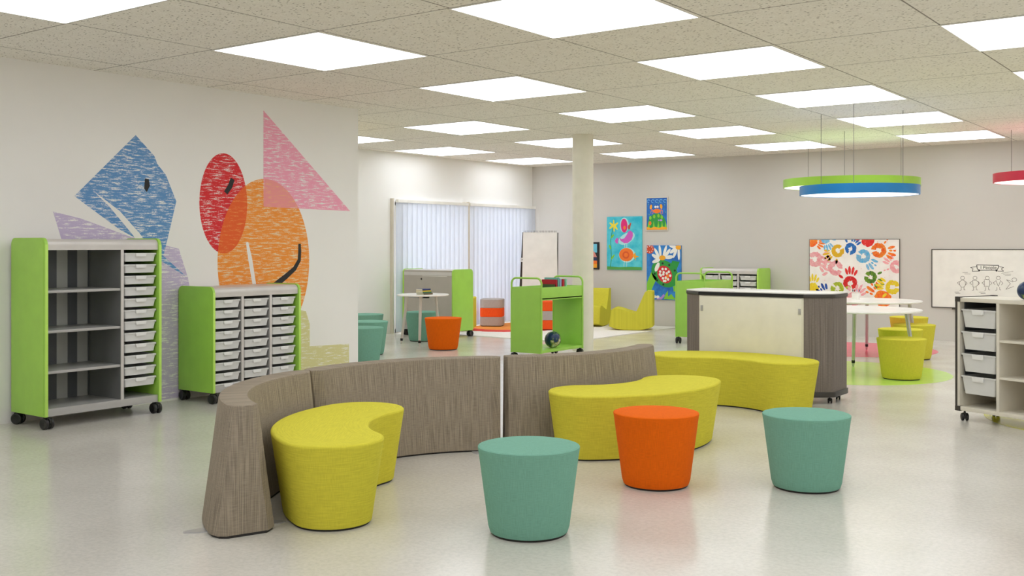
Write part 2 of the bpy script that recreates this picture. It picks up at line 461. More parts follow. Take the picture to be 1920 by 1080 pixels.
# ---------------------------------------------------------------- trays
def tray_mb(wd, h, d):
    """open tub, rim at z=0, front at y=0 facing -y, centred on x"""
    m = MB(); t = .003; ins = .007 if h < .1 else .016
    def ring(hw, y0, y1, z, r=.012):
        return [(x, y, z) for x, y in rrect(-hw, hw, y0, y1, r, 3)]
    hw = wd/2
    m.loft([ring(hw-.008-ins, .012+ins*.5, d-.02, -h, .015), ring(hw-.008, .006, d-.008, -.012), ring(hw-.008, .006, d-.008, -.010)], cap=False)
    # bottom
    m.prism(rrect(-hw+.008+ins, hw-.008-ins, .012+ins*.5, d-.02, .015, 3), -h, -h+t)
    # rim flange
    m.loft([ring(hw, 0, d, -.012), ring(hw, 0, d, 0), ring(hw-.014, .012, d-.01, 0), ring(hw-.015, .013, d-.011, -.012)], cap=False)
    # inner wall
    m.loft([ring(hw-.015, .013, d-.011, -.006), ring(hw-.015-ins, .016+ins*.5, d-.023, -h+t)], cap=False)
    return m
def tab_mb(tw, th):
    m = MB(); pts = [(-tw/2, 0), (tw/2, 0), (tw/2-.008, -th), (-tw/2+.008, -th)]
    m.prism_y(pts, -.007, .012)
    return m
TR = {}
def tray(parent, x, y, z, wd, h, d, pull=0):
    k = (wd, h, d)
    if k not in TR:
        TR[k] = (tray_mb(wd, h, d).mesh('storage_tray', M['tray'], angle=50), tab_mb(wd*.34, .031 if h < .1 else .042).mesh('tray_handle', M['traytab'], bevel=.002))
    a, b = TR[k]
    o = bpy.data.objects.new('storage_tray', a); COL.objects.link(o); o.parent = parent; o.location = (x, y-pull, z)
    hd = bpy.data.objects.new('tray_handle', b); COL.objects.link(hd); hd.parent = o
    return o

# ---------------------------------------------------------------- storage cabinets
def cabinet(name, lab, loc, rz, W, H, D, cols, rows, shelves, group, back_plain=False):
    """front faces local -y; x from 0..W; z base .10"""
    t = thing(name, lab, 'cabinet', loc, rz, group)
    zb = .10; th = .026
    for x in (0, W-th):
        out = rrect(-.012, D+.004, zb, H, .055, 8, '0011')
        p = obj('side_panel', MB().prism_x(out, x, x+th), M['green'], t, bevel=.003)
        # raised inner field on the outer face
        f = .004; inner = rrect(.006, D-.014, zb+.012, H-.016, .045, 8, '0011')
        if x == 0: m = MB().prism_x(inner, -f*.5, 0)
        else: m = MB().prism_x(inner, W, W+f*.5)
        obj('panel_field', m, M['green'], p, bevel=.001)
        eb = MB()
        # bright edge band following the front edge
        e0 = [(-.016, zb), (-.012, zb), (-.012, H-.055)]
        eb.prism_x(rrect(-.0165, -.0122, zb+.002, H-.055, .001, 2), x+.001, x+th-.001)
        obj('edge_band', eb, M['green_edge'], p)
    iw0, iw1 = th, W-th
    # rounded top
    r = .05
    pts = [(.0, H-.100), (.0, H-.010-r)] + arcpts(0+r, H-.010-r, r, PI, PI/2, 8) + arcpts(D-r, H-.010-r, r, PI/2, 0, 8) + [(D, H-.1), (D-.02, H-.1), (D-.02, H-.085), (.012, H-.085), (.012, H-.1)]
    obj('top_cover', MB().prism_x(pts, iw0, iw1), M['silver_light'], t)
    obj('base_shelf', MB().box(iw0, iw1, 0, D, zb, zb+.062), M['silver'], t, bevel=.002)
    top = H-.105
    if back_plain:
        bp = obj('back_panel', MB().box(iw0, iw1, D-.016, D-.002, zb+.062, H-.02), plain('taupe_cabinet_back', (176, 168, 158), .5), t)
        obj('lock', MB().tube([(W*.62, D-.004, H-.16), (W*.62, D+.006, H-.16)], .014, 12), M['black'], bp)
        obj('seam_slot', MB().box(iw0+.10, iw1-.40, D-.003, D+.0005, H-.115, H-.110), M['white'], bp)
    else:
        obj('back_panel', MB().box(iw0, iw1, D-.016, D-.002, zb+.062, top+.02), M['backlight'], t)
    x = iw0+.004
    edges = []
    for k, (kind, cw) in enumerate(cols):
        x0c, x1c = x, x+cw
        if kind == 'shelf':
            for z in shelves: obj('shelf', MB().box(x0c-.004, x1c, .012, D-.02, z-.022, z), M['silver'], t, bevel=.003)
            for a, bb in ((.2677, .3584), (.4527, .5343), (.6274, .775)):
                a0 = a*1.07+0; b0 = bb*1.07
                obj('back_stripe', MB().box(a0, b0, D-.019, D-.016, zb+.062, top+.015), M['stripe'], t, label='dark grey vertical strip of the back')
        else:
            rail = MB()
            pit = (top-.012-(zb+.062+.02*0))/rows if rows else 0
            for q in range(rows):
                z = top-.022-q*pit_h
                tray(t, (x0c+x1c)/2, .006, z, cw-.008, tray_h, D-.05)
                for xs in (x0c, x1c-.012): rail.box(xs, xs+.012, .02, D-.03, z-.020, z-.014)
            obj('tray_rails', rail, M['silver'], t)
        x = x1c
        if k < len(cols)-1:
            dv = obj('divider', MB().box(x, x+.026, .010, D-.016, zb+.062, top+.02), M['divider_reflection'] if kind == 'shelf' else M['silver'], t)  # divider beside shelves coloured darker: its dark reflection is put into the grey
            obj('divider_edge', MB().box(x-.001, x+.027, .002, .010, zb+.062, top+.02), M['silver_light'], dv, bevel=.001)
            x += .030
    for cx, cy in ((.035, .02), (W-.035, .02), (.035, D-.045), (W-.035, D-.045)):
        caster(t, cx, cy, random.uniform(-.5, .5)+.35, 1.22)
    return t
pit_h, tray_h = .0975, .073
cabinet('storage_cabinet', 'tall lime and silver cabinet with open shelves and one column of trays, mural wall',
        (-7.905, 4.46, 0), PI/2, 1.07, 1.53, .50, [('shelf', .655), ('tray', .325)], 12, [.46, .786, 1.107], 'rolling green sided cabinets')
pit_h, tray_h = .0975, .073
cabinet('storage_cabinet', 'low lime and silver cabinet with three columns of trays, below the orange oval mural',
        (-7.935, 6.10, 0), PI/2, 1.07, 1.085, .50, [('tray', .313), ('tray', .313), ('tray', .313)], 9, [], 'rolling green sided cabinets')
cabinet('storage_cabinet', 'cabinet with plain taupe back and one green side, in front of the window blinds',
        (-10.50, 13.17, 0), PI, 1.07, 1.085, .49, [('tray', .313), ('tray', .313), ('tray', .313)], 9, [], 'rolling green sided cabinets', back_plain=True)
cabinet('storage_cabinet', 'far low tray cabinet with green side, against the back wall behind the green book cart',
        (-8.01, 16.31, 0), 0, 1.06, 1.085, .49, [('tray', .309), ('tray', .309), ('tray', .309)], 9, [], 'rolling green sided cabinets')

# ---------------------------------------------------------------- stools
def stool(x, y, mat, lab, rz=0, H=.447, rt=.262, rb=.203):
    t = thing('cylinder_stool', lab, 'stool', (x, y, 0), rz, 'tapered round stools')
    e = .014
    prof = [(rb-.004, .012)]
    for k in range(1, 15):
        z = .012+(H-e-.012)*k/15; r_ = rb+(rt-rb)*(z/H)
        prof.append((r_, z))
    prof.append((rt-.001, H-e))
    for k in range(1, 6):
        a = PI/2*k/5; prof.append((rt-e+e*math.cos(a), H-e+e*math.sin(a)))
    prof += [(rt*.6, H+.002), (.002, H+.003)]
    obj('upholstered_body', MB().lathe(prof, 72), mat, t)
    sm = MB(); n = 72; rs = rt-e*.25; pth = [(rs*math.cos(2*PI*k/n), rs*math.sin(2*PI*k/n), H-e*.42) for k in range(n)]
    rings = []
    for k in range(n):
        a = 2*PI*k/n
        rings.append([((rs+.003*math.cos(q*PI/3))*math.cos(a), (rs+.003*math.cos(q*PI/3))*math.sin(a), H-e*.42+.003*math.sin(q*PI/3)) for q in range(6)])
    rings.append(rings[0]); sm.loft(rings, cap=False)
    obj('seam_piping', sm, mat, t)
    obj('base_glide', MB().lathe([(rb-.012, 0), (rb-.008, .014)], 48), M['base'], t, label='black base glide')
    return t
stool(-3.10, 4.351, M['teal'], 'teal tapered stool nearest the camera, at the front middle')
stool(-3.09, 5.684, M['orange'], 'bright orange tapered stool in front of the middle yellow bench')
stool(-2.322, 6.168, M['teal'], 'teal tapered stool at front right, alone in front of the grey desk')
stool(-9.521, 11.278, M['orange'], 'small distant orange stool beside the little round table')
stool(-10.634, 12.101, M['teal'], 'teal stool behind the legs of the little round table')
stool(-10.946, 11.187, M['teal'], 'farthest of three teal stools half hidden by the mural wall end')
stool(-9.893, 10.162, M['teal'], 'middle of three teal stools half hidden by the mural wall, reaching furthest right')
stool(-9.213, 9.359, M['teal'], 'nearest of three teal stools half hidden by the mural wall end')
stool(-3.362, 11.791, M['yellow_flat'], 'yellow stool nearest and whole, in front of the white tables')
stool(-3.743, 13.081, M['yellow_flat'], 'yellow stool directly behind the nearest yellow stool, mostly hidden by it')
stool(-3.819, 13.957, M['yellow_flat'], 'yellow stool standing furthest right, behind and right of the nearest yellow one')
stool(-4.276, 15.359, M['yellow_flat'], 'farthest yellow stool by the white tables, its left side catching orange light')

# ---------------------------------------------------------------- kidney benches
def kidney(R, w, ha, ef, n=40, e=20, inset=0):
    w = w-inset; p = []
    ef_ = ef
    for i in range(n+1):
        a = -ha+2*ha*i/n; p.append(((R+w)*math.sin(a), R-(R+w)*math.cos(a)))
    cx, cy = R*math.sin(ha), R-R*math.cos(ha)
    for i in range(1, e):
        t = PI*i/e; er = (math.sin(ha), -math.cos(ha)); et = (math.cos(ha), math.sin(ha))
        p.append((cx+w*math.cos(t)*er[0]+ef_*w*math.sin(t)*et[0], cy+w*math.cos(t)*er[1]+ef_*w*math.sin(t)*et[1]))
    for i in range(n+1):
        a = ha-2*ha*i/n; p.append(((R-w)*math.sin(a), R-(R-w)*math.cos(a)))
    for i in range(1, e):
        t = PI*i/e; er = (-math.sin(ha), -math.cos(ha)); et = (-math.cos(ha), math.sin(ha))
        p.append((-cx-w*math.cos(t)*er[0]+ef_*w*math.sin(t)*et[0], cy-w*math.cos(t)*er[1]+ef_*w*math.sin(t)*et[1]))
    return p
def bench(x, y, a, lab, R=.86, w=.292, ha=.618, ef=.942, H=.45):
    t = thing('kidney_bench', lab, 'bench', (x, y, 0), a, 'yellow kidney shaped benches')
    rings = []; e = .016
    levels = [(.012, .066), (.15, .045), (.30, .022), (H-e, .001)]
    for k in range(1, 6):
        q = PI/2*k/5; levels.append((H-e+e*math.sin(q), e*(1-math.cos(q))))
    levels += [(H+.001, .06), (H+.002, .15)]
    for z, ins in levels: rings.append([(px, py, z) for px, py in kidney(R, w, ha, ef, inset=ins)])
    obj('upholstered_body', MB().loft(rings), M['yellow'], t)
    obj('base_glide', MB().loft([[(px, py, z) for px, py in kidney(R, w, ha, ef, inset=.075)] for z in (0, .014)]), M['base'], t, label='black base glide')
    return t
bench(-4.464, 4.210, -.940, 'yellow kidney bench at left, nearest the camera, inside the curved taupe backrest', .916, .272, .571, .985)
bench(-3.641, 6.639, 1.319, 'yellow kidney bench in the middle, behind the bright orange stool', .826, .299, .647, .877)
bench(-4.047, 9.026, -3.088, 'farthest yellow kidney bench, in front of the grey desk', .851, .295, .62, .998)

# ---------------------------------------------------------------- curved backrests
def backrest(cx, cy, am, lab, ang=.58, H=.659):
    """tapered wall following an arc; built in world axes about its own base point"""
    Rm = 1.35
    ang += .004
    bx, by = cx+Rm*math.cos(am), cy+Rm*math.sin(am)
    t = thing('curved_backrest', lab, 'backrest', (bx, by, 0), am, 'curved taupe backrests')
    def outline(ri, ro, n=44):
        p = []; ch = .055
        da_i = ch/ri; da_o = .085/ro; ext = 0
        ae = ang+ext
        # inner arc from -ang+da to ang-da
        a0 = -ang+da_i; a1 = ang-da_i
        for i in range(n+1):
            a = a0+(a1-a0)*i/n; p.append((ri*math.cos(a), ri*math.sin(a)))
        # chamfer to end face
        p.append(((ri+.050)*math.cos(ae), (ri+.050)*math.sin(ae)))
        p.append(((ro-.060)*math.cos(ae), (ro-.060)*math.sin(ae)))
        p.append(((ro-.020)*math.cos(ae-.018), (ro-.020)*math.sin(ae-.018)))
        for i in range(n+1):
            a = (ang-da_o)-(2*(ang-da_o))*i/n; p.append((ro*math.cos(a), ro*math.sin(a)))
        p.append(((ro-.020)*math.cos(ae-.018), -(ro-.020)*math.sin(ae-.018)))
        p.append(((ro-.060)*math.cos(ae), -(ro-.060)*math.sin(ae)))
        p.append(((ri+.050)*math.cos(ae), -(ri+.050)*math.sin(ae)))
        return [(x-Rm, y) for x, y in p]
    rings = []
    for z, ri, ro in ((.012, 1.186, 1.512), (.33, 1.230, 1.468), (H-.014, 1.272, 1.428), (H-.004, 1.276, 1.424), (H, 1.284, 1.416)):
        rings.append([(x, y, z) for x, y in outline(ri, ro)])
    def thread(n, co):
        x, y = co.x+Rm, co.y; r = math.hypot(x, y); a = math.atan2(y, x)
        if n.z > .7: return (1.35*a, r)
        tang = abs(-n.x*math.sin(a)+n.y*math.cos(a))
        return (r, co.z) if tang > .55 else (1.35*a, co.z)
    mb = MB().loft(rings); mb.uvf = thread
    obj('upholstered_body', mb, M['brown'], t, angle=28)
    obj('base_plinth', MB().loft([[(x, y, z) for x, y in outline(1.195, 1.503)] for z in (0, .013)]), M['base'], t, label='black plinth')
    # flat steel floor plates sticking out under each side
    for sgn in (-1, 1):
        a = sgn*(ang-.14)
        m = MB()
        pts = []
        for r_, hw in ((1.10, .012), (1.135, .032), (1.19, .036), (1.51, .036), (1.57, .030), (1.62, .008)): pts.append((r_, -hw))
        for r_, hw in reversed(((1.10, .012), (1.135, .032), (1.19, .036), (1.51, .036), (1.57, .030), (1.62, .008))): pts.append((r_, hw))
        q = [(r_*math.cos(a)-h*math.sin(a)-Rm, r_*math.sin(a)+h*math.cos(a)) for r_, h in pts]
        m.prism(q, .0, .006)
        obj('floor_plate', m, M['legmetal'], t, label='flat steel floor plate')
    return t
backrest(-3.7311, 4.7102, 3.768, 'curved taupe backrest at left, its end nearest the camera, hugging a yellow bench')
backrest(-3.7659, 4.9753, 2.7939, 'curved taupe fabric backrest in the middle, between the other two')
backrest(-5.4817, 7.142, -.2668, 'curved taupe fabric backrest at right, behind the middle yellow bench', ang=.58)

# ---------------------------------------------------------------- green book carts
def book_cart(x, y, lab):
    t = thing('book_cart', lab, 'book cart', (x, y, 0), 0, 'green book carts')
    W, L, H = .49, .98, .935; th = .022; rh = 1.062
    for k, y0 in enumerate((0, L-th)):
        p = obj('end_panel', MB().box(.022, W-.022, y0+.004, y0+th-.004, .10, H), M['green_metal'], t, bevel=.002)
        path = [(.011, y0+th/2, .095), (.011, y0+th/2, rh-.085)] + [(a, y0+th/2, b) for a, b in arcpts(.011+.075, rh-.085, .075, PI, PI/2, 8)] + \
               [(a, y0+th/2, b) for a, b in arcpts(W-.011-.075, rh-.085, .075, PI/2, 0, 8)] + [(W-.011, y0+th/2, .095)]
        obj('tube_frame', MB().tube(path, .0125, 12), M['green_metal'], t)
    tr = MB()
    z0, z1 = .80, .935
    tr.box(.012, W-.012, th, L-th, z0-.018, z0)
    tr.box(W-.024, W-.012, th, L-th, z0-.03, z1)
    tr.box(.012, .024, th, L-th, z0-.03, z1)
    obj('top_tray', tr, M['green_metal'], t, bevel=.002)
    obj('bottom_shelf', MB().box(.012, W-.012, th, L-th, .105, .14), M['green_metal'], t, bevel=.002)
    for cx, cy in ((.04, .03), (W-.04, .03), (.04, L-.03), (W-.04, L-.03)): caster(t, cx, cy, .3, 1.2)
    return t
book_cart(-7.965, 10.77, 'green book cart in the middle, books on top and a globe below')
book_cart(-7.31, 14.04, 'green book cart behind the grey desk, in front of the far tray cabinet')

def book(x, y, z, w_, h_, t_, mat, lab, rz=0, lean=0, flat=False, group=None):
    """standing book: cover faces local -y, spine at local +x"""
    tt = thing('book', lab, 'book', (x, y, z), rz, group)
    if flat:
        c = MB().box(0, w_, 0, h_, 0, .002).box(0, w_, 0, h_, t_-.002, t_).box(w_-.002, w_, 0, h_, 0, t_)
        p = MB().box(.003, w_-.003, .003, h_-.003, .002, t_-.002)
    else:
        c = MB().box(0, w_, 0, .002, 0, h_).box(0, w_, t_-.002, t_, 0, h_).box(w_-.002, w_, 0, t_, 0, h_)
        p = MB().box(.003, w_-.003, .002, t_-.002, .003, h_-.003)
    obj('cover', c, mat, tt); obj('page_block', p, M['pages'], tt)
    return tt
G1 = 'books standing on the green cart'
book(-7.70, 11.105, .80, .185, .165, .028, M['darkgreen_book'], 'low dark green book in front of the red one on the green cart', group=G1)
book(-7.735, 11.145, .80, .225, .225, .03, M['red_book'], 'wide red book facing out on the green cart', group=G1)
book(-7.72, 11.185, .80, .215, .25, .03, M['teal_book'], 'tall teal book standing just behind the wide red book', group=G1)
book(-7.71, 11.225, .80, .21, .235, .03, M['ltblue_book'], 'light blue book between the teal book and the small red one', group=G1)
book(-7.705, 11.275, .80, .205, .228, .05, M['red_book'], 'second, narrow red book at the right on the green cart', group=G1)
book(-7.70, 11.345, .80, .205, .232, .03, M['mint_book'], 'mint green book at the right end of the cart row', group=G1)

def globe(x, y, z, r, lab, arc=True):
    t = thing('globe', lab, 'globe', (x, y, z), .4, 'earth globes')
    obj('ball', MB().sphere((0, 0, r), r, 40, 20), M['globe'], t)
    if arc:
        path = [(0, (r+.004)*math.sin(a), r+(r+.004)*math.cos(a)) for a in [PI*.02+PI*.93*k/24 for k in range(25)]]
        obj('meridian_arc', MB().tube(path, .002, 6), M['legmetal'], t)
    return t
globe(-7.60, 11.20, .14, .107, 'earth globe on the bottom shelf of the green book cart', arc=False)

# ---------------------------------------------------------------- mobile desk (trapezoid with fabric sides)
def desk():
    t = thing('mobile_desk', 'mobile desk with cream front panel and grey ribbed sides behind farthest yellow bench', 'desk', (-4.075, 9.345, 0))
    half = [(.533, .0), (.735, .150), (.752, .175), (.758, .205), (.758, .52), (.750, .555), (.722, .58)]
    def full(s=0, pts=half):
        a = [(x-s, y+(s if y < .1 else (-s if y > .5 else 0))) for x, y in pts]
        return a+[(-x, y) for x, y in reversed(a)]
    zt = 1.027
    obj('desk_top', MB().prism(full(0), zt-.012, zt), M['tablewhite'], t, bevel=.002)
    obj('top_edge_trim', MB().prism(full(-.004), zt-.045, zt-.012), M['dark'], t, bevel=.003, label='dark grey edge trim')
    # fabric wraps: right and left
    for sg in (1, -1):
        pts = [(sg*x, y) for x, y in [(.530, .004), (.730, .154), (.748, .178), (.753, .205), (.753, .52), (.745, .552), (.718, .575), (.70, .56), (.725, .50), (.725, .21), (.52, .03)]]
        obj('side_fabric_panel', MB().prism(pts, .11, zt-.045), M['desk_fabric'], t, label='grey ribbed fabric side')
    fp = obj('front_panel', MB().box(-.530, .530, .006, .028, .11, zt-.045), M['cream'], t, bevel=.002)
    obj('panel_board', MB().box(-.505, .515, -.004, .006, .13, zt-.055), M['cream'], fp, bevel=.002)
    for x in (-.498, .492):
        obj('clip', MB().box(x-.010, x+.014, -.009, -.004, zt-.20, zt-.145), M['silver'], fp, bevel=.001, label='small grey clip')
    obj('top_slot', MB().box(-.530, .530, -.0055, .004, zt-.046, zt-.014), M['black'], t, label='black strip below the top')
    obj('base_trim', MB().prism(full(-.006), .062, .112), M['dark'], t, bevel=.003, label='dark grey base trim')
    obj('inner_shelf', MB().box(-.52, .52, .05, .55, .45, .47), M['offwhite'], t)
    for cx, cy in ((.50, .05), (-.50, .05), (.70, .22), (-.70, .22), (.68, .5), (-.68, .5)): caster(t, cx, cy, .4, .62)
desk()

# ---------------------------------------------------------------- tables
def table(x, y, r, zt, legs, lab, legmat, name='round_table', th=.022, dark_brace=False):
    t = thing(name, lab, 'table', (x, y, 0), 0, 'round white tables')
    n = 96
    obj('tabletop', MB().lathe([(r-.006, zt-th), (r, zt-th+.006), (r, zt-.004), (r-.004, zt)], n), M['tablewhite'], t)
    under = MB()
    for lx, ly in legs:
        dx, dy = lx-x, ly-y; d = math.hypot(dx, dy); ux, uy = dx/d, dy/d
        tr_ = d-.10; tp = (ux*tr_, uy*tr_, zt-th-.005)
        def lerp(s): return (tp[0]+(dx-tp[0])*s, tp[1]+(dy-tp[1])*s, tp[2]*(1-s))
        leg = obj('leg', MB().tube([lerp(0), lerp(.885)], [.024, .019], 16), legmat, t)
        obj('collar', MB().tube([lerp(.885), lerp(.935)], .0205, 16), M['black'], leg, label='black leg collar')
        obj('foot', MB().tube([lerp(.935), lerp(1.0)], [.017, .010], 16), legmat, leg)
        under.tube([(0, 0, zt-th-.02), (tp[0], tp[1], zt-th-.02)], .012, 8)
    obj('under_frame', under, M['legmetal'], t)
    if dark_brace:
        obj('brace_plate', MB().box(-.16, .10, -.03, .03, zt-th-.035, zt-th-.001), M['black'], t, label='black plate under the top')
    return t
table(-3.898, 12.097, .66, .735, [(-4.164, 12.609), (-3.348, 12.30), (-4.155, 11.535)], 'white round table nearer the camera, on the lime circle', M['legmetal'])
table(-4.43, 14.065, .67, .735, [(-4.70, 13.50), (-4.688, 14.769), (-3.88, 14.32)], 'white round table farther away, on the pink circle, with a pen cup', M['legmetal'])
table(-10.23, 11.653, .385, .745, [(-10.559, 11.535), (-10.065, 11.389), (-10.21, 12.02)], 'small cream round table beside the taupe cabinet back, with books on it', M['beige'], dark_brace=True)
G2 = 'books stacked on the small round table'
bk = [('brown_book', 'brown book at the bottom of the stack on the small round table'), ('green_book', 'green book second from the bottom of the small table stack'),
      ('gold_book', 'yellow book second from the top of the small table stack'), ('navy_book', 'navy book on top of the stack on the small round table')]
for k, (mm, lab) in enumerate(bk):
    book(-10.20+random.uniform(-.01, .01), 11.46+random.uniform(-.01, .01), .745+k*.0215, .145-.006*k, .20-.006*k, .021, M[mm], lab, flat=True, group=G2)

t = thing('pen_cup', 'white pen cup holding markers on the farther white table', 'pen cup', (-4.62, 14.10, .735))
obj('cup', MB().loft([[(r_*math.cos(2*PI*k/32), r_*math.sin(2*PI*k/32), z) for k in range(32)] for r_, z in ((.048, 0), (.055, .085), (.052, .085), (.046, .006))], cap=False).lathe([(.047, 0), (.047, .005)], 32), M['white'], t)
for k, (dx, dy, mk) in enumerate(((-.02, .01, 'black'), (-.005, -.02, 'red_book'), (.012, .0, 'ltblue_book'), (.034, .012, 'navy_book'), (-.03, -.01, 'black'))):
    m = thing('marker', ['black marker at the left in the pen cup', 'red marker in the pen cup', 'pale blue marker in the pen cup', 'navy marker leaning right in the pen cup', 'black marker furthest left in the pen cup'][k], 'marker', (-4.62+dx, 14.10+dy, .742), 0, 'markers in the pen cup')
    obj('barrel', MB().tube([(0, 0, 0), (dx*.2, dy*.2, .10)], .0055, 8), M['white'], m); obj('cap', MB().tube([(dx*.2, dy*.2, .10), (dx*.28, dy*.28, .128)], .0062, 8), M[mk], m)

# ---------------------------------------------------------------- right tray cart
def tray_cart():
    t = thing('tray_cart', 'low cream cart with four deep trays and open shelves, cut by right edge', 'cart', (-2.199, 9.287, 0), -.4006)
    W, D, H, zb = 1.30, .50, 1.03, .085
    obj('cart_top', MB().box(0.004, W, 0, D, H-.034, H), M['offwhite'], t, bevel=.003)
    obj('bottom_panel', MB().box(0.004, W, 0, D, zb, zb+.034), M['offwhite'], t, bevel=.003)
    obj('side_panel', MB().box(.010, .034, 0, D, zb+.034, H-.034), M['offwhite'], t)
    obj('side_panel', MB().box(W-.024, W, 0, D, zb+.034, H-.034), M['offwhite'], t)
    tr = MB().box(-.006, .012, -.004, .014, zb, H).box(-.006, .012, D-.014, D+.004, zb, H).box(-.006, .006, 0, D, H-.006, H+.006)
    obj('corner_trim', tr, M['dark'], t, label='dark edge trim')
    for y in (-.006, D-.030):
        for z in (zb-.006, H-.034): obj('corner_block', MB().box(-.008, .040, y, y+.036, z, z+.042), M['dark'], t, bevel=.003, label='dark corner block')
    obj('divider', MB().box(.372, .398, 0, D, zb+.034, H-.034), M['offwhite'], t)
    obj('divider', MB().box(.84, .866, 0, D, zb+.034, H-.034), M['offwhite'], t)
    for x0, x1 in ((.398, .84), (.866, W-.024)):
        for z in (.40, .70): obj('shelf', MB().box(x0, x1, .006, D-.02, z-.018, z), M['offwhite'], t)
    obj('back_panel', MB().box(.034, W-.024, D-.012, D-.002, zb+.034, H-.034), M['offwhite'], t)
    rails = MB()
    for k in range(4):
        z = .935-k*.185
        tray(t, .203, .004, z, .325, .150, D-.05)
        for xs in (.034, .360): rails.box(xs, xs+.012, .02, D-.05, z-.021, z-.013)
    obj('tray_rails', rails, M['dark'], t)
    obj('inner_liner', MB().box(.034, .040, .06, D-.02, .24, H-.036).box(.366, .372, .06, D-.02, .24, H-.036), M['stripe'], t, label='dark rail strip')
    for cx, cy in ((.06, .03), (W-.06, .03), (.06, D-.05), (W-.06, D-.05)): caster(t, cx, cy, .9, .85)
tray_cart()
gx, gy = -2.199+.921*.60+.39*.10, 9.287-.39*.60+.921*.10
globe(gx-.02, gy+.0, 1.03, .076, 'earth globe standing on top of the cream tray cart at right')

# ---------------------------------------------------------------- rug
m, nt, b = newmat('printed_rug')
tc = N(nt, 'ShaderNodeTexCoord'); sp = N(nt, 'ShaderNodeSeparateXYZ'); nt.links.new(tc.outputs['Object'], sp.inputs[0])
def ell(cx, cy, rx, ry):
    a = math_(nt, 'POWER', math_(nt, 'ABSOLUTE', math_(nt, 'DIVIDE', math_(nt, 'SUBTRACT', sp.outputs[0], cx), rx)), 2)
    c_ = math_(nt, 'POWER', math_(nt, 'ABSOLUTE', math_(nt, 'DIVIDE', math_(nt, 'SUBTRACT', sp.outputs[1], cy), ry)), 2)
    return math_(nt, 'ADD', math_(nt, 'ADD', a, c_), math_(nt, 'MULTIPLY', math_(nt, 'SUBTRACT', noise(nt, mapping(nt, (5, 5, 5)), 1, 3), .5), .35))
base = ramp(nt, noise(nt, mapping(nt, (60, 60, 60)), 1, 2), [(.3, lin((232, 226, 220))), (.7, lin((242, 238, 234)))])
red = mix(nt, math_(nt, 'LESS_THAN', ell(-11.0, 14.95, .92, 1.05), 1), base, lin((226, 74, 66)))
org = mix(nt, math_(nt, 'LESS_THAN', ell(-11.2, 15.3, .95, 1.0), 1), red, lin((240, 150, 60)))
nt.links.new(org, b.inputs['Base Color']); b.inputs['Roughness'].default_value = .9
bump(nt, b, noise(nt, mapping(nt, (300, 300, 300)), 1, 1), .4, .003)
o = obj('rug', MB().box(-11.72, -8.65, 13.2, 16.78, 0, .010), m, bevel=.003)
tag(o, 'white rug with orange and red print under the rocking seats and striped ottomans', 'rug')

# ---------------------------------------------------------------- rocking seats
def rocker(x, y, rz, lab, s=1.0):
    t = thing('rocking_seat', lab, 'rocking seat', (x, y, .010), rz, 'yellow rocking seats')
    # side profile, seat nose towards -x
    prof = [(-.37, .09), (-.335, .34), (-.31, .365), (-.26, .378), (-.18, .365), (-.06, .325), (.05, .295), (.085, .305), (.12, .36), (.20, .55), (.245, .65), (.265, .67), (.36, .67), (.375, .655), (.375, .08)]
    for k in range(0, 13):
        a = k/12; xx = .375-a*.745; prof.append((xx, .004+.06*(abs(xx)/.375)**3))
    hw = .25
    m = MB()
    cen = (0, .25)
    def sc(f, i=0): return [(cen[0]+(px-cen[0])*f*s, (cen[1]+(pz-cen[1])*f)*s) for px, pz in prof]
    rings = []
    for yy, f in ((-hw, .97), (-hw+.012, 1.0), (hw-.012, 1.0), (hw, .97)):
        rings.append([(px, yy*s, max(pz, .001)) for px, pz in sc(f)])
    m.loft(rings)
    obj('upholstered_body', m, M['yellow_flat'], t, angle=40)
    pp = sc(1.0)[:14]
    for yy in (-hw*s+.006, hw*s-.006):
        obj('seam_piping', MB().tube([(a, yy, c_) for a, c_ in pp], .004, 6), M['yellow_flat'], t)
CA = .63522
rocker(-9.063, 15.80, CA-.20, 'yellow rocking seat in full side view on the rug, left of the ladybird picture')
rocker(-10.09, 16.15, CA+1.2, 'yellow rocking seat turned towards the camera, partly hidden by the column')
rocker(-11.38, 13.83, CA-.1, 'yellow rocking seat almost hidden behind the taupe backed cabinet', s=.85)

# ---------------------------------------------------------------- striped ottomans
def ottoman(x, y, rz, seq, lab, r=.205):
    t = thing('striped_ottoman', lab, 'ottoman', (x, y, .010), rz, 'striped ottomans on the rug')
    obj('base_glide', MB().prism(rrect(-r+.02, r-.02, -r+.02, r-.02, .07, 6), 0, .014), M['base'], t)
    z = .014
    for k, mk in enumerate(seq):
        h = .157; e = .012; rings = []
        for zz, i in ((z, .006), (z+.006, .001), (z+h-.006, .001), (z+h, .006 if k < 2 else .008)):
            rings.append([(px, py, zz) for px, py in rrect(-r+i, r-i, -r+i, r-i, .085, 8)])
        if k == 2: rings += [[(px, py, z+h+.006) for px, py in rrect(-r+.03, r-.03, -r+.03, r-.03, .075, 8)]]
        obj('cushion_layer', MB().loft(rings), M[mk], t, label=('grey' if 'grey' in mk else 'orange')+' cushion layer')
        z += h+.001
ottoman(-11.50, 15.0, .5, ['ottoman_grey', 'ottoman_orange', 'ottoman_grey'], 'ottoman of grey, orange and grey cushion layers in front of the blinds')
ottoman(-10.27, 14.90, .635, ['ottoman_orange', 'ottoman_grey', 'ottoman_orange'], 'ottoman with orange layers around a grey one, seen through the green book cart')

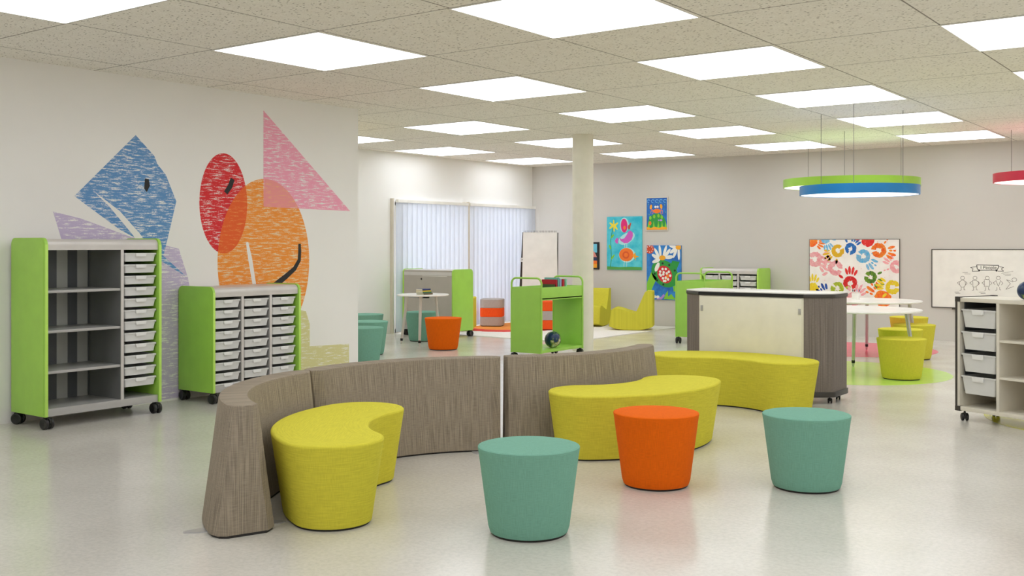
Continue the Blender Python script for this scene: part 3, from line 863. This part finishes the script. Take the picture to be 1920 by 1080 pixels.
# ---------------------------------------------------------------- flip chart easel
def easel():
    t = thing('flip_chart_easel', 'flip chart easel with blank white pad behind the green book cart', 'easel', (-10.98, 15.76, .010), CA-.12)
    H = 1.72; lean = .16
    obj('pad', MB().loft([[(-.315, -.16, .62), (.345, -.16, .62), (.345, -.135, .62), (-.315, -.135, .62)], [(-.31, .008, H-.02), (.31, .008, H-.02), (.31, .03, H-.02), (-.31, .03, H-.02)]]), M['paper'], t)
    sp_ = MB()
    for k in range(22):
        x = -.295+k*.0281
        pth = [(x, .012+.022*math.cos(a), H-.012+.022*math.sin(a)) for a in [2*PI*q/10 for q in range(11)]]
        sp_.tube(pth, .002, 5)
    obj('spiral_binding', sp_, M['cable'], t)
    for x in (-.30, .33):
        obj('leg', MB().loft([[(x-.02, -.26, 0), (x+.02, -.26, 0), (x+.02, -.22, 0), (x-.02, -.22, 0)], [(x-.008, .035, H-.03), (x+.008, .035, H-.03), (x+.008, .05, H-.03), (x-.008, .05, H-.03)]]), M['dark'], t)
    for x in (-.345, .25):
        lg = obj('leg', MB().loft([[(x*1.12-.06, .30, 0), (x*1.12+.06, .30, 0), (x*1.12+.06, .32, 0), (x*1.12-.06, .32, 0)], [(x*.93-.006, .045, H-.02), (x*.93+.006, .045, H-.02), (x*.93+.006, .06, H-.02), (x*.93-.006, .06, H-.02)]]), M['dark'], t)
        f = 1.18/H
        kx = x*1.12+(x*.93-x*1.12)*f; ky = .31+(.05-.31)*f
        cl = obj('leg_clip', MB().box(kx-.030, kx+.030, ky-.02, ky+.016, 1.15, 1.225), M['white'], lg, bevel=.003, label='white clip')
        obj('clip_pin', MB().tube([(kx, ky-.022, 1.19), (kx, ky-.018, 1.19)], .009, 8), M['black'], t)
    obj('pen_tray', MB().box(-.30, .33, -.24, -.15, .58, .60), M['dark'], t)
easel()

# ---------------------------------------------------------------- flat art helpers (plane y = back wall, facing -y; or x = left wall)
def outline_mb(pts, z0, z1, plane='back'):
    """pts in (h, v). plane back: (x, z) slab between y=-z1..-z0 in front of the wall; left: (y, z) slab x=z0..z1"""
    m = MB()
    if plane == 'back': m.loft([[(a, -z0, b_) for a, b_ in pts], [(a, -z1, b_) for a, b_ in pts]])
    else: m.loft([[(z0, a, b_) for a, b_ in pts], [(z1, a, b_) for a, b_ in pts]])
    return m
def ellipse(cx, cy, rx, ry, rot=0, n=28, a0=0, a1=2*PI):
    p = []
    for k in range(n):
        a = a0+(a1-a0)*k/n; u, v = rx*math.cos(a), ry*math.sin(a)
        p.append((cx+u*math.cos(rot)-v*math.sin(rot), cy+u*math.sin(rot)+v*math.cos(rot)))
    return p
def strip(path, w_):
    """thin polygon along a polyline"""
    L_, R_ = [], []
    for i, p in enumerate(path):
        a = path[max(i-1, 0)]; b_ = path[min(i+1, len(path)-1)]
        dx, dy = b_[0]-a[0], b_[1]-a[1]; d = math.hypot(dx, dy) or 1
        ww = w_[i] if isinstance(w_, (list, tuple)) else w_
        nx, ny = -dy/d*ww/2, dx/d*ww/2
        L_.append((p[0]+nx, p[1]+ny)); R_.append((p[0]-nx, p[1]-ny))
    return L_+R_[::-1]
def clip_poly(pts, x0, x1, y0, y1):
    def cl(ps, ins, inter):
        out = []
        for i in range(len(ps)):
            a, b_ = ps[i-1], ps[i]
            if ins(b_):
                if not ins(a): out.append(inter(a, b_))
                out.append(b_)
            elif ins(a): out.append(inter(a, b_))
        return out
    def ix(v): return lambda a, b_: (v, a[1]+(b_[1]-a[1])*(v-a[0])/((b_[0]-a[0]) or 1e-9))
    def iy(v): return lambda a, b_: (a[0]+(b_[0]-a[0])*(v-a[1])/((b_[1]-a[1]) or 1e-9), v)
    for ins, inter in ((lambda p: p[0] >= x0, ix(x0)), (lambda p: p[0] <= x1, ix(x1)), (lambda p: p[1] >= y0, iy(y0)), (lambda p: p[1] <= y1, iy(y1))):
        pts = cl(pts, ins, inter)
        if len(pts) < 3: return []
    return pts

# ---------------------------------------------------------------- mural on the left wall
mural = thing('wall_mural', 'crayon mural of blue fish shape, red and orange ovals and pink triangle, left wall', 'mural', (XL, 0, 0))
def mur(name, pts, mat, lvl, lab=None):
    o = obj(name, outline_mb(pts, 0, .0008*lvl, 'left'), mat, mural, smooth=False, label=lab); return o
LILAC = crayon('lilac_crayon', (196, 182, 212), .44); YEL = crayon('pale_yellow_crayon', (214, 208, 150), .42)
BLUE = crayon('blue_crayon', (92, 144, 198), .45); RED = crayon('red_crayon', (218, 28, 38), .43)
ORG = crayon('orange_crayon', (242, 146, 44), .45, (236, 214, 176)); PINK = crayon('pink_crayon', (242, 160, 186), .45); OVER = crayon('overlap_crayon', (232, 92, 22), .42, (240, 150, 70))
PKO = crayon('pink_overlap_crayon', (238, 150, 150), .43, (240, 176, 130)); OVB = crayon('blue_overlap_crayon', (120, 130, 188), .45, (196, 182, 212))
mur('lilac_wing', [(4.847, 1.758), (5.108, 1.702), (5.60, 1.545), (6.0, 1.46), (6.112, 1.436), (6.17, 1.28), (6.213, 1.164), (6.26, .95), (6.27, .6), (6.24, .3), (6.13, .02), (5.5, .02), (5.35, .5), (5.15, 1.0), (4.98, 1.35)], LILAC, 1)
mur('pale_yellow_block', [(7.60, .78), (7.72, .76), (7.776, .62), (7.776, .376), (8.366, .359), (8.366, .02), (7.2, .02), (7.2, .4)], YEL, 1)
mur('blue_body', [(5.647, 2.48), (5.70, 2.43), (5.749, 2.387), (5.844, 2.30), (5.875, 2.23), (5.969, 2.13), (6.03, 2.0), (6.083, 1.887), (6.012, 1.618), (5.941, 1.37), (6.20, 1.165), (5.90, 1.33), (5.72, 1.50), (5.484, 1.612), (5.043, 1.897)], BLUE, 2)
mur('white_slash', [(5.225, 1.949), (5.484, 1.778), (5.69, 1.575), (5.75, 1.50), (5.67, 1.49), (5.62, 1.56), (5.38, 1.815)], M['wall'], 3)
mur('eye_mark', [(5.743, 2.085), (5.784, 2.082), (5.795, 2.021), (5.762, 1.96), (5.735, 1.995)], M['ink'], 3.4)
RC, RR = (6.637, 1.886), (.290, .497)
mur('red_oval', ellipse(RC[0], RC[1], RR[0], RR[1], 0, 60), RED, 2)
OC, OR_ = (7.165, 1.30), (.603, .855)
mur('orange_oval', ellipse(OC[0], OC[1], OR_[0], OR_[1], 0, 72), ORG, 2.5)
# overlap of ovals
pp = []
for k in range(720):
    a = 2*PI*k/720; x, y = RC[0]+RR[0]*math.cos(a), RC[1]+RR[1]*math.sin(a)
    if ((x-OC[0])/OR_[0])**2+((y-OC[1])/OR_[1])**2 <= 1: pp.append((x, y))
cxo = sum(p[0] for p in pp)/len(pp); cyo = sum(p[1] for p in pp)/len(pp)
for k in range(720):
    a = 2*PI*k/720; x, y = OC[0]+OR_[0]*math.cos(a), OC[1]+OR_[1]*math.sin(a)
    if ((x-RC[0])/RR[0])**2+((y-RC[1])/RR[1])**2 <= 1: pp.append((x, y))
mx = sum(p[0] for p in pp)/len(pp); my = sum(p[1] for p in pp)/len(pp)
pp.sort(key=lambda p: math.atan2(p[1]-my, p[0]-mx))
mur('oval_overlap', pp[::6], OVER, 3)
mur('pink_triangle', [(7.14, 2.859), (8.382, 1.855), (7.9, 1.86), (7.14, 1.868)], PINK, 3)
# pink/orange overlap
T3 = [(7.14, 2.859), (8.382, 1.855), (7.14, 1.868)]
pq = [p for p in ellipse(OC[0], OC[1], OR_[0]*.998, OR_[1]*.998, 0, 240) if p[0] >= 7.14 and p[1] >= 1.866 and (p[1] < 2.859-(p[0]-7.14)*(1.004/1.242))]
if pq:
    pq = sorted(pq, key=lambda p: p[0]); mur('triangle_overlap', pq+[(pq[-1][0], 1.868), (7.14, 1.868)], PKO, 3.6)
mur('eye_mark', strip([(6.745, 2.135), (6.715, 2.06), (6.66, 1.99)], [.05, .055, .05]), M['ink'], 4)
mur('white_mark', strip([(6.925, 1.50), (6.965, 1.33), (7.02, 1.06)], [.03, .05, .045]), M['wall'], 4)
mur('smile_mark', strip([(7.629, 1.485), (7.632, 1.40), (7.625, 1.31), (7.56, 1.22), (7.44, 1.14), (7.27, 1.04)], [.035, .042, .045, .05, .058, .065]), M['ink'], 4)

# ---------------------------------------------------------------- pictures on the back wall
YW = Y1
def picture(name, lab, x0, x1, z0, z1, cat='picture', group='pictures on the back wall', bg=None, depth=.02):
    t = thing(name, lab, cat, (x0, YW, z0), 0, group)
    o = obj('canvas', outline_mb([(0, 0), (x1-x0, 0), (x1-x0, z1-z0), (0, z1-z0)], 0, depth), bg, t, smooth=False)
    return t, x1-x0, z1-z0
def art(t, W_, H_, name, pts, mat, lvl=1, depth=.02, lab=None):
    pts = clip_poly([(a*W_, b_*H_) for a, b_ in pts], .003, W_-.003, .003, H_-.003)
    if len(pts) < 3: return
    obj(name, outline_mb(pts, depth-.001, depth+.0006*lvl), mat, t, smooth=False, label=lab)
class Art:
    """collects same-coloured shapes of a picture, coordinates 0..1 from its lower left"""
    def __init__(s, t, W_, H_, depth=.02): s.t, s.W, s.H, s.d = t, W_, H_, depth; s.mb = {}
    def add(s, part, polys, mat, lvl=1, sep=False):
        if sep:
            for k, p in enumerate(polys): s.add(part, [p], mat, lvl+.02*k, False if k < 0 else None)
            return
        key = (part, mat.name, len(s.mb) if sep is None else 0); m = s.mb.setdefault(key, (MB(), mat))[0]
        for k_, p in enumerate(polys):
            p = clip_poly([(a*s.W, b_*s.H) for a, b_ in p], .003, s.W-.003, .003, s.H-.003)
            if len(p) >= 3:
                q = outline_mb(p, s.d-.001, s.d+.0006*lvl+.00003*k_); m.add(q.v, q.f)
    def done(s):
        for (part, _, _), (m, mat) in s.mb.items():
            if m.v: obj(part, m, mat, s.t, smooth=False)
def P_(n, rgb): 
    if n not in M: M[n] = plain(n, rgb, .6)
    return M[n]
c_yel, c_pinkh, c_mag = P_('art_yellow', (236, 216, 50)), P_('art_hot_pink', (222, 30, 120)), P_('art_orchid', (206, 90, 190))
c_or, c_gr, c_lg, c_wh = P_('art_orange', (242, 120, 30)), P_('art_green', (40, 150, 60)), P_('art_light_green', (130, 200, 50)), P_('art_white', (240, 238, 232))
c_bk, c_rd, c_bl, c_pu, c_go = P_('art_black', (30, 34, 30)), P_('art_red', (210, 34, 44)), P_('art_blue', (30, 96, 190)), P_('art_lilac', (180, 140, 215)), P_('art_gold', (242, 168, 30))
# birds and flower
t, W_, H_ = picture('bird_picture', 'large turquoise picture of three stacked birds beside a yellow flower', -10.19, -9.442, 1.010, 2.002, bg=paint_bg('turquoise_paint', (20, 178, 206), (92, 208, 222), 5))
A = Art(t, W_, H_)
A.add('grass', [[(0, 0), (1, 0), (1, .055), (.7, .06), (.35, .05), (0, .065)]], P_('art_grass', (84, 160, 70)), 1)
A.add('flower_stem', [strip([(.10, .05), (.13, .2), (.12, .4), (.11, .55), (.14, .68), (.19, .80)], .018)], c_gr, 1)
A.add('leaf', [ellipse(.17, .24, .07, .02, .7), ellipse(.09, .43, .05, .02, 2.0), ellipse(.16, .63, .06, .02, .6)], c_lg, 2)
A.add('flower_petal', [ellipse(.20+.075*math.cos(a), .83+.05*math.sin(a), .065, .022, a) for a in (.5, 1.6, 2.6, 3.6, 4.8, 5.6)], c_yel, 2)
A.add('bird_halo', [ellipse(.50, .84, .13, .14), ellipse(.57, .59, .24, .10, .3), ellipse(.58, .28, .23, .14)], P_('art_pale_aqua', (170, 226, 228)), .6)
A.add('top_bird', [ellipse(.50, .83, .095, .13, .1)], c_pinkh, 2); A.add('top_bird_tail', [ellipse(.64, .80, .035, .045), ellipse(.67, .84, .02, .05, -.5)], P_('art_rust', (190, 80, 60)), 2)
A.add('top_bird_spot', [ellipse(.51, .79, .035, .035)], c_or, 3)
A.add('middle_bird', [[(.36, .61), (.42, .575), (.50, .59), (.57, .655), (.62, .72), (.68, .735), (.74, .705), (.75, .64), (.71, .565), (.61, .505), (.50, .50), (.40, .545)]], c_mag, 2); A.add('middle_bird_tail', [ellipse(.29, .56, .05, .035, .6), ellipse(.28, .53, .05, .03, -.6)], c_mag, 2)
A.add('bird_legs', [strip([(.52, .49), (.515, .42)], .008), strip([(.575, .49), (.57, .42)], .008), strip([(.51, .17), (.49, .06)], .008), strip([(.57, .17), (.57, .06)], .008)], c_wh, 2)
A.add('bottom_bird', [ellipse(.56, .285, .205, .125)], c_or, 2); A.add('bird_swirl', [ellipse(.55, .28, .10, .07)], P_('art_dark_orange', (222, 88, 24)), 3)
A.add('bird_swirl_centre', [ellipse(.55, .28, .055, .04)], c_or, 4)
A.add('bottom_bird_beak', [[(.74, .27), (.82, .33), (.83, .18)], [(.80, .28), (.93, .25), (.81, .23)]], c_go, 3)
A.done()
# crab
t, W_, H_ = picture('crab_picture', 'small blue picture of an orange crab above seaweed, highest on the back wall', -9.342, -8.922, 1.748, 2.330, bg=paint_bg('sea_paint', (24, 84, 176), (40, 120, 200), 8))
A = Art(t, W_, H_)
A.add('wave_curl', [strip([(cx+.075*math.cos(a), .90+.045*math.sin(a)) for a in [PI*.1+1.5*PI*k/12 for k in range(13)]], .022) for cx in (.1, .3, .5, .7, .9)], P_('art_wave', (110, 176, 226)), 1)
A.add('reef', [ellipse(.5, .12, .46, .40, 0, 40)], c_gr, 1)
A.add('seaweed_leaf', [ellipse(x, z, .055, .06, .4) for x, z in ((.18, .38), (.37, .42), (.58, .44), (.74, .40))]+[[(x-.06, .05), (x, .28), (x+.06, .05)] for x in (.1, .35, .57, .75, .93)], c_lg, 2)
A.add('sea_floor', [[(0, 0), (1, 0), (1, .07), (.8, .10), (.6, .06), (.4, .10), (.2, .06), (0, .10)]], c_go, 3)
A.add('crab_body', [ellipse(.5, .59, .17, .07)], c_or, 3); A.add('crab_claw', [ellipse(.21, .72, .075, .055, 1.2), ellipse(.71, .73, .075, .06, 1.9)], c_go, 3)
A.add('crab_leg', [strip([(.36, .58), (.22, .60), (.20, .52)], .022), strip([(.64, .58), (.78, .60), (.78, .50)], .022), strip([(.34, .56), (.26, .50)], .02), strip([(.66, .56), (.72, .48)], .02), strip([(.22, .66), (.34, .60)], .02), strip([(.74, .66), (.66, .60)], .02)], c_or, 2)
A.add('crab_eye', [ellipse(.43, .72, .05, .036), ellipse(.54, .72, .05, .036)], c_wh, 4)
A.add('fish', [ellipse(.70, .30, .07, .03), [(.62, .30), (.56, .33), (.56, .27)]], c_pu, 4); A.add('starfish', [ellipse(.17, .21, .07, .035, k*PI/3) for k in range(3)], c_or, 4)
A.add('bubble', [ellipse(.1, .80, .018, .013), ellipse(.88, .78, .018, .013), ellipse(.12, .48, .018, .013), ellipse(.93, .55, .018, .013), ellipse(.58, .84, .018, .013)], c_lg, 3)
for k, pts in enumerate(([(-.03, -.02), (1.03, -.02), (1.03, 0), (-.03, 0)], [(-.03, 1), (1.03, 1), (1.03, 1.02), (-.03, 1.02)], [(-.03, 0), (0, 0), (0, 1), (-.03, 1)], [(1, 0), (1.03, 0), (1.03, 1), (1, 1)])):
    obj('frame_rail', outline_mb([(a*W_, b_*H_) for a, b_ in pts], 0, .026), M['frame'], t, smooth=False)
A.done()
# ladybird
t, W_, H_ = picture('ladybird_picture', 'large blue picture of a spotted ladybird on a green leaf with white daisies', -9.342, -8.643, .482, 1.467, bg=paint_bg('blue_paint', (20, 92, 180), (50, 140, 214), 6))
A = Art(t, W_, H_)
A.add('leaf', [ellipse(.53, .48, .40, .24, -.25, 50), [(.75, .72), (.96, .70), (.85, .52), (.6, .5)]], c_gr, 1)
A.add('leaf_stem', [strip([(.22, .45), (.10, .28), (.04, .12)], [.20, .19, .12])], c_lg, 1)
A.add('daisy_petal', [ellipse(.46+.20*math.cos(a)*1.0, .77+.13*math.sin(a), .12, .035, a*.93) for a in (.1, .75, 1.2, 1.9, 2.45, 3.0, 3.6)], c_wh, 2)
A.add('daisy_petal', [ellipse(.93+.17*math.cos(a), .96+.12*math.sin(a), .11, .035, a) for a in (2.95, 3.6, 4.1, 4.75)], c_wh, 2)
A.add('daisy_centre', [ellipse(.46, .77, .095, .045), ellipse(.93, .965, .085, .045)], c_go, 3, sep=True)
A.add('red_flower', [ellipse(.09, .93, .13, .085)], P_('art_brick', (206, 74, 40)), 2)
A.add('red_flower_dot', [ellipse(.09+.09*math.cos(a), .93+.055*math.sin(a), .014, .009) for a in [k*PI/4 for k in range(8)]], c_wh, 3)
A.add('ladybird_body', [ellipse(.53, .465, .22, .155, -.3, 40)], c_rd, 3)
A.add('ladybird_spot', [ellipse(.53+dx, .465+dz, .034, .024) for dx, dz in ((-.13, .05), (-.06, .10), (.03, .10), (.12, .05), (.16, -.02), (-.11, -.02), (-.03, .04), (.06, .02), (-.05, -.07), (.03, -.06), (.02, -.12), (-.14, .0), (.10, -.09), (-.02, -.12), (-.04, .0))], c_wh, 4)
A.add('ladybird_head', [ellipse(.31, .60, .10, .05, .9)], c_wh, 4); A.add('ladybird_feet', [ellipse(x, z, .028, .02) for x, z in ((.24, .475), (.31, .355), (.49, .28), (.82, .54), (.66, .64), (.47, .67))], c_bk, 3)
A.add('ladybird_wing', [ellipse(.60, .42, .07, .04, .9)], c_or, 4)
A.add('caterpillar', [strip([(.3, .03), (.42, .02), (.52, .09)], .05)], c_pu, 3); A.add('caterpillar_eye', [ellipse(.25, .05, .045, .025), ellipse(.33, .05, .045, .025)], c_wh, 4)
A.add('green_sprout', [[(.50, .01), (.55, .1), (.62, .17), (.63, .06), (.72, .11), (.78, .06), (.86, .01)], strip([(.78, .20), (.86, .22), (.92, .15), (.95, .05)], [.10, .12, .12, .1])], c_lg, 2)
A.done()
# framed picture behind column
t, W_, H_ = picture('framed_picture', 'narrow dark framed picture showing just right of the column', -10.72, -10.365, 1.012, 1.528, bg=M['black'])
A = Art(t, W_, H_, .02)
A.add('sky_band', [[(.06, .62), (.88, .62), (.88, .93), (.06, .93)]], P_('art_sky', (110, 196, 220)), 1)
A.add('pink_band', [[(.06, .45), (.88, .45), (.7, .66), (.06, .62)]], P_('art_salmon', (226, 140, 130)), 2)
A.add('navy_band', [[(.06, .32), (.88, .32), (.88, .45), (.06, .45)]], P_('art_navy', (30, 44, 84)), 1)
A.add('orange_band', [[(.06, .2), (.88, .2), (.88, .32), (.06, .32)]], c_or, 1); A.add('gold_band', [[(.06, .06), (.88, .06), (.88, .2), (.06, .2)]], c_go, 1)
A.done()

# handprints
t, W_, H_ = picture('handprint_picture', 'wide white canvas covered with colourful painted handprints behind the white tables', -6.28, -4.832, .480, 1.562, bg=paint_bg('canvas_white', (238, 232, 228), (246, 244, 240), 4))
PC = {k: paint_bg('handprint_'+k, a_, b_, 30) for k, a_, b_ in (
    ('red', (214, 20, 30), (228, 50, 44)), ('orange', (244, 84, 20), (246, 150, 40)), ('yellow', (236, 200, 20), (240, 220, 60)), ('gold', (236, 170, 24), (226, 190, 40)),
    ('blue', (20, 80, 180), (50, 130, 200)), ('sky', (80, 180, 226), (150, 190, 224)), ('pink', (240, 150, 160), (244, 190, 190)), ('green', (120, 160, 30), (60, 110, 40)),
    ('olive', (150, 176, 30), (190, 200, 60)), ('navy', (24, 60, 150), (40, 90, 180)))}
rnd = random.Random(3)
def blob(cx, cy, rx, ry, rot, jit=.12, n=22):
    p = ellipse(cx, cy, rx, ry, rot, n); o_ = []
    for a, b_ in p:
        k = 1+rnd.uniform(-jit, jit); o_.append((cx+(a-cx)*k, cy+(b_-cy)*k))
    return o_
hands = [  # x, z (0..1), size m, direction of fingers, colour, ring?, finger spread
 (.465, .35, .20, 1.50, 'red', 1), (.325, .83, .19, 3.55, 'gold', 1), (.47, .86, .17, 1.0, 'blue', 1), (.61, .75, .20, -.75, 'sky', 1), (.78, .84, .21, -.15, 'orange', 1),
 (.06, .70, .22, -.55, 'pink', 1), (.30, .57, .22, 2.6, 'pink', 1), (.32, .26, .20, -.9, 'olive', 1), (.22, .12, .20, 2.2, 'navy', 1), (.50, .11, .20, .9, 'pink', 1),
 (.69, .44, .18, -.6, 'green', 1), (.83, .13, .24, 2.4, 'orange', 0), (.93, .30, .20, 2.9, 'yellow', 1), (.04, .25, .18, 1.5, 'yellow', 0), (.66, .99, .19, 2.0, 'red', 0),
 (.03, .97, .16, -.3, 'orange', 0), (.97, .60, .18, 2.4, 'pink', 1), (.18, 1.02, .16, -1.2, 'sky', 0)]
for hi, (hx, hz, sz, dr, colr, ring) in enumerate(hands):
    sz *= 1.34; m = MB(); cx, cz = hx*W_, hz*H_; R_ = sz*.43; lv = .6+.12*(hi % 5)
    def put(p, lv=lv):
        p = clip_poly(p, .003, W_-.003, .003, H_-.003)
        if len(p) >= 3:
            q = outline_mb(p, .019, .02+.001*lv); m.add(q.v, q.f)
    if ring:
        nseg = 14; w0 = 0
        for k in range(nseg):
            a0 = 2*PI*k/nseg+dr; a1 = a0+2*PI/nseg*1.08
            if ring and k == nseg//2: continue
            ro0, ro1 = R_*rnd.uniform(.92, 1.05), R_*rnd.uniform(.92, 1.05); ri0 = R_*rnd.uniform(.25, .45)
            put([(cx+ro0*math.cos(a0), cz+ro0*math.sin(a0)), (cx+ro1*math.cos(a1), cz+ro1*math.sin(a1)), (cx+ri0*math.cos(a1), cz+ri0*math.sin(a1)), (cx+ri0*math.cos(a0), cz+ri0*math.sin(a0))])
    else: put(blob(cx, cz, R_, R_*.9, dr))
    for q, (da, ln) in enumerate(((-.42, .38), (-.15, .50), (.12, .52), (.38, .44), (1.05, .34))):
        a = dr+da; base = R_*1.16
        c0x, c0z = cx+math.cos(a)*(base+ln*sz*.52), cz+math.sin(a)*(base+ln*sz*.52)
        if rnd.random() < .85: put(blob(c0x, c0z, ln*sz*.5, sz*.078, a, .1, 14))
        else:
            put(blob(c0x-math.cos(a)*sz*.1, c0z-math.sin(a)*sz*.1, sz*.09, sz*.055, a)); put(blob(c0x+math.cos(a)*sz*.12, c0z+math.sin(a)*sz*.12, sz*.08, sz*.05, a))
    if m.v: obj('handprint', m, PC[colr], t, smooth=False, label=colr+' handprint')
m = MB()
for k in range(60):
    x, z, r_ = rnd.uniform(.02, W_-.02), rnd.uniform(.02, H_-.02), rnd.uniform(.003, .008)
    q = outline_mb(blob(x, z, r_, r_*.8, 0, .2, 8), .019, .0212); m.add(q.v, q.f)
o = obj('paint_speckles', m, PC['pink'], t, smooth=False); o['kind'] = 'stuff'
edge = MB()
for a in ([(-.006, -.006), (W_+.006, -.006), (W_+.006, 0), (-.006, 0)], [(-.006, H_), (W_+.006, H_), (W_+.006, H_+.006), (-.006, H_+.006)], [(-.006, 0), (0, 0), (0, H_), (-.006, H_)], [(W_, 0), (W_+.006, 0), (W_+.006, H_), (W_, H_)]):
    q = outline_mb(a, 0, .022); edge.add(q.v, q.f)
obj('frame', edge, M['dark'], t, smooth=False)

# ---------------------------------------------------------------- whiteboard with drawing
t, W_, H_ = picture('whiteboard', 'long whiteboard with people shapes drawn under a banner, back wall at right', -4.334, -1.934, .520, 1.398, cat='whiteboard', group=None, bg=M['white'], depth=.016)
fr = MB(); f = .012
for a in ([(-f, -f), (W_+f, -f), (W_+f, 0), (-f, 0)], [(-f, H_), (W_+f, H_), (W_+f, H_+f), (-f, H_+f)], [(-f, 0), (0, 0), (0, H_), (-f, H_)], [(W_, 0), (W_+f, 0), (W_+f, H_), (W_, H_)]):
    q = outline_mb(a, 0, .022); fr.add(q.v, q.f)
obj('frame', fr, M['dark'], t, smooth=False, label='dark frame')
obj('marker_tray', MB().box(.30, 1.6, -.07, 0, -.03, -.012), M['dark'], t)
# pixel scale of the drawing crop: origin (1790,480), 13.5 px per photo px -> board metres
def B(u, v):
    """drawing position measured on the board, metres from its lower left"""
    px, py = 1790+u/13.5, 480+v/13.5
    f_, yh, ya, Hc = 1954.7, 459.7, .63522, 1.47
    c_, s_ = math.cos(ya), math.sin(ya)
    a = (px-960)/f_; b_ = (yh-py)/f_
    rx, ry, rz = a*c_-s_, a*s_+c_, b_
    k = (YW-.016)/ry
    return (rx*k+4.334, rz*k+Hc-.520)
dr = MB(); dl = MB(); seg = [0]
def line(pts, w_=.006, mb=None):
    mb = mb if mb is not None else dl
    bp = [B(*p) for p in pts]
    for k in range(len(bp)-1):
        seg[0] += 1
        q = outline_mb(strip(bp[k:k+2], w_), .0155, .0168+1e-6*(seg[0] % 40)); mb.add(q.v, q.f)
def oval(cx, cy, rx, ry, w_=.006, mb=None, a0=0, a1=2*PI):
    n = 20; pts = [(cx+rx*math.cos(a0+(a1-a0)*k/n), cy+ry*math.sin(a0+(a1-a0)*k/n)) for k in range(n+1)]
    for k in range(n): line(pts[k:k+2], w_, mb)
# banner
line([(560, 225), (1115, 235)], .009, dr); line([(560, 225), (570, 320), (610, 360), (1060, 358), (1095, 320), (1115, 240)], .010, dr)
line([(555, 270), (400, 290), (465, 320), (440, 385), (610, 382)], .007, dr); line([(1120, 270), (1240, 290), (1180, 325), (1240, 385), (1090, 382)], .007, dr)
q = outline_mb(ellipse(*B(620, 365), .014, .014), .0155, .0169); dr.add(q.v, q.f); q = outline_mb(ellipse(*B(1060, 370), .014, .014), .0155, .0169); dr.add(q.v, q.f)
# figures
for k, (fx, kind) in enumerate(((200, 'oval'), (515, 'bean'), (825, 'box'), (1105, 'vee'))):
    dl = MB()
    oval(fx, 555, 50, 42)
    if kind == 'oval': oval(fx, 700, 75, 92)
    elif kind == 'bean': line([(fx-60, 610), (fx-55, 780), (fx, 790), (fx+70, 740), (fx+95, 680), (fx+40, 620), (fx-60, 610)])
    elif kind == 'box': line([(fx-75, 600), (fx-75, 770), (fx+55, 770), (fx+60, 605), (fx-75, 600)])
    else: line([(fx-65, 610), (fx, 770), (fx+65, 610)])
    line([(fx-70, 640), (fx-135, 680), (fx-80, 725)]); line([(fx+75, 640), (fx+115, 690), (fx+75, 735)])
    line([(fx-35, 790), (fx-35, 865), (fx-75, 870)]); line([(fx+35, 785), (fx+35, 855), (fx+70, 862)])
    obj('figure_drawing', dl, M['greyink'], t, smooth=False, label=['oval', 'bean', 'square', 'triangle'][k]+' shaped person drawn in grey marker')
dl = MB()
line([(1310, 600), (1410, 700), (1295, 845)]); line([(1310, 600), (1480, 660)]); line([(1295, 845), (1500, 770)]); oval(1510, 600, 60, 45)
obj('figure_drawing', dl, M['greyink'], t, smooth=False, label='leaning person drawn in grey marker')
dl = MB()
for u, v, l_ in ((200, 420, 130), (250, 455, 150), (0, 915, 110), (20, 945, 120), (615, 915, 160), (660, 950, 120), (1180, 440, 300), (1230, 460, 200), (1270, 492, 150)):
    n = 14; sl = -.18 if u > 1100 and v < 445 else 0
    line([(u+l_*k/n, v+sl*l_*k/n+(5 if k % 2 else -5)) for k in range(n+1)], .004)
obj('handwritten_notes', dl, M['greyink'], t, smooth=False)
obj('banner_outline', dr, M['ink'], t, smooth=False)
fc = bpy.data.curves.new('txt', 'FONT'); fc.body = 'I People'; fc.size = .070; fc.extrude = .0006
fo = bpy.data.objects.new('txt', fc); COL.objects.link(fo)
bpy.context.view_layer.update()
me = bpy.data.meshes.new_from_object(fo.evaluated_get(bpy.context.evaluated_depsgraph_get()))
bpy.data.objects.remove(fo)
me.materials.clear(); me.materials.append(M['ink'])
o = bpy.data.objects.new('banner_lettering', me); COL.objects.link(o); o.parent = t
bx_, bz_ = B(648, 328); o.location = (bx_, -.0168, bz_); o.rotation_euler = (PI/2, 0, 0)
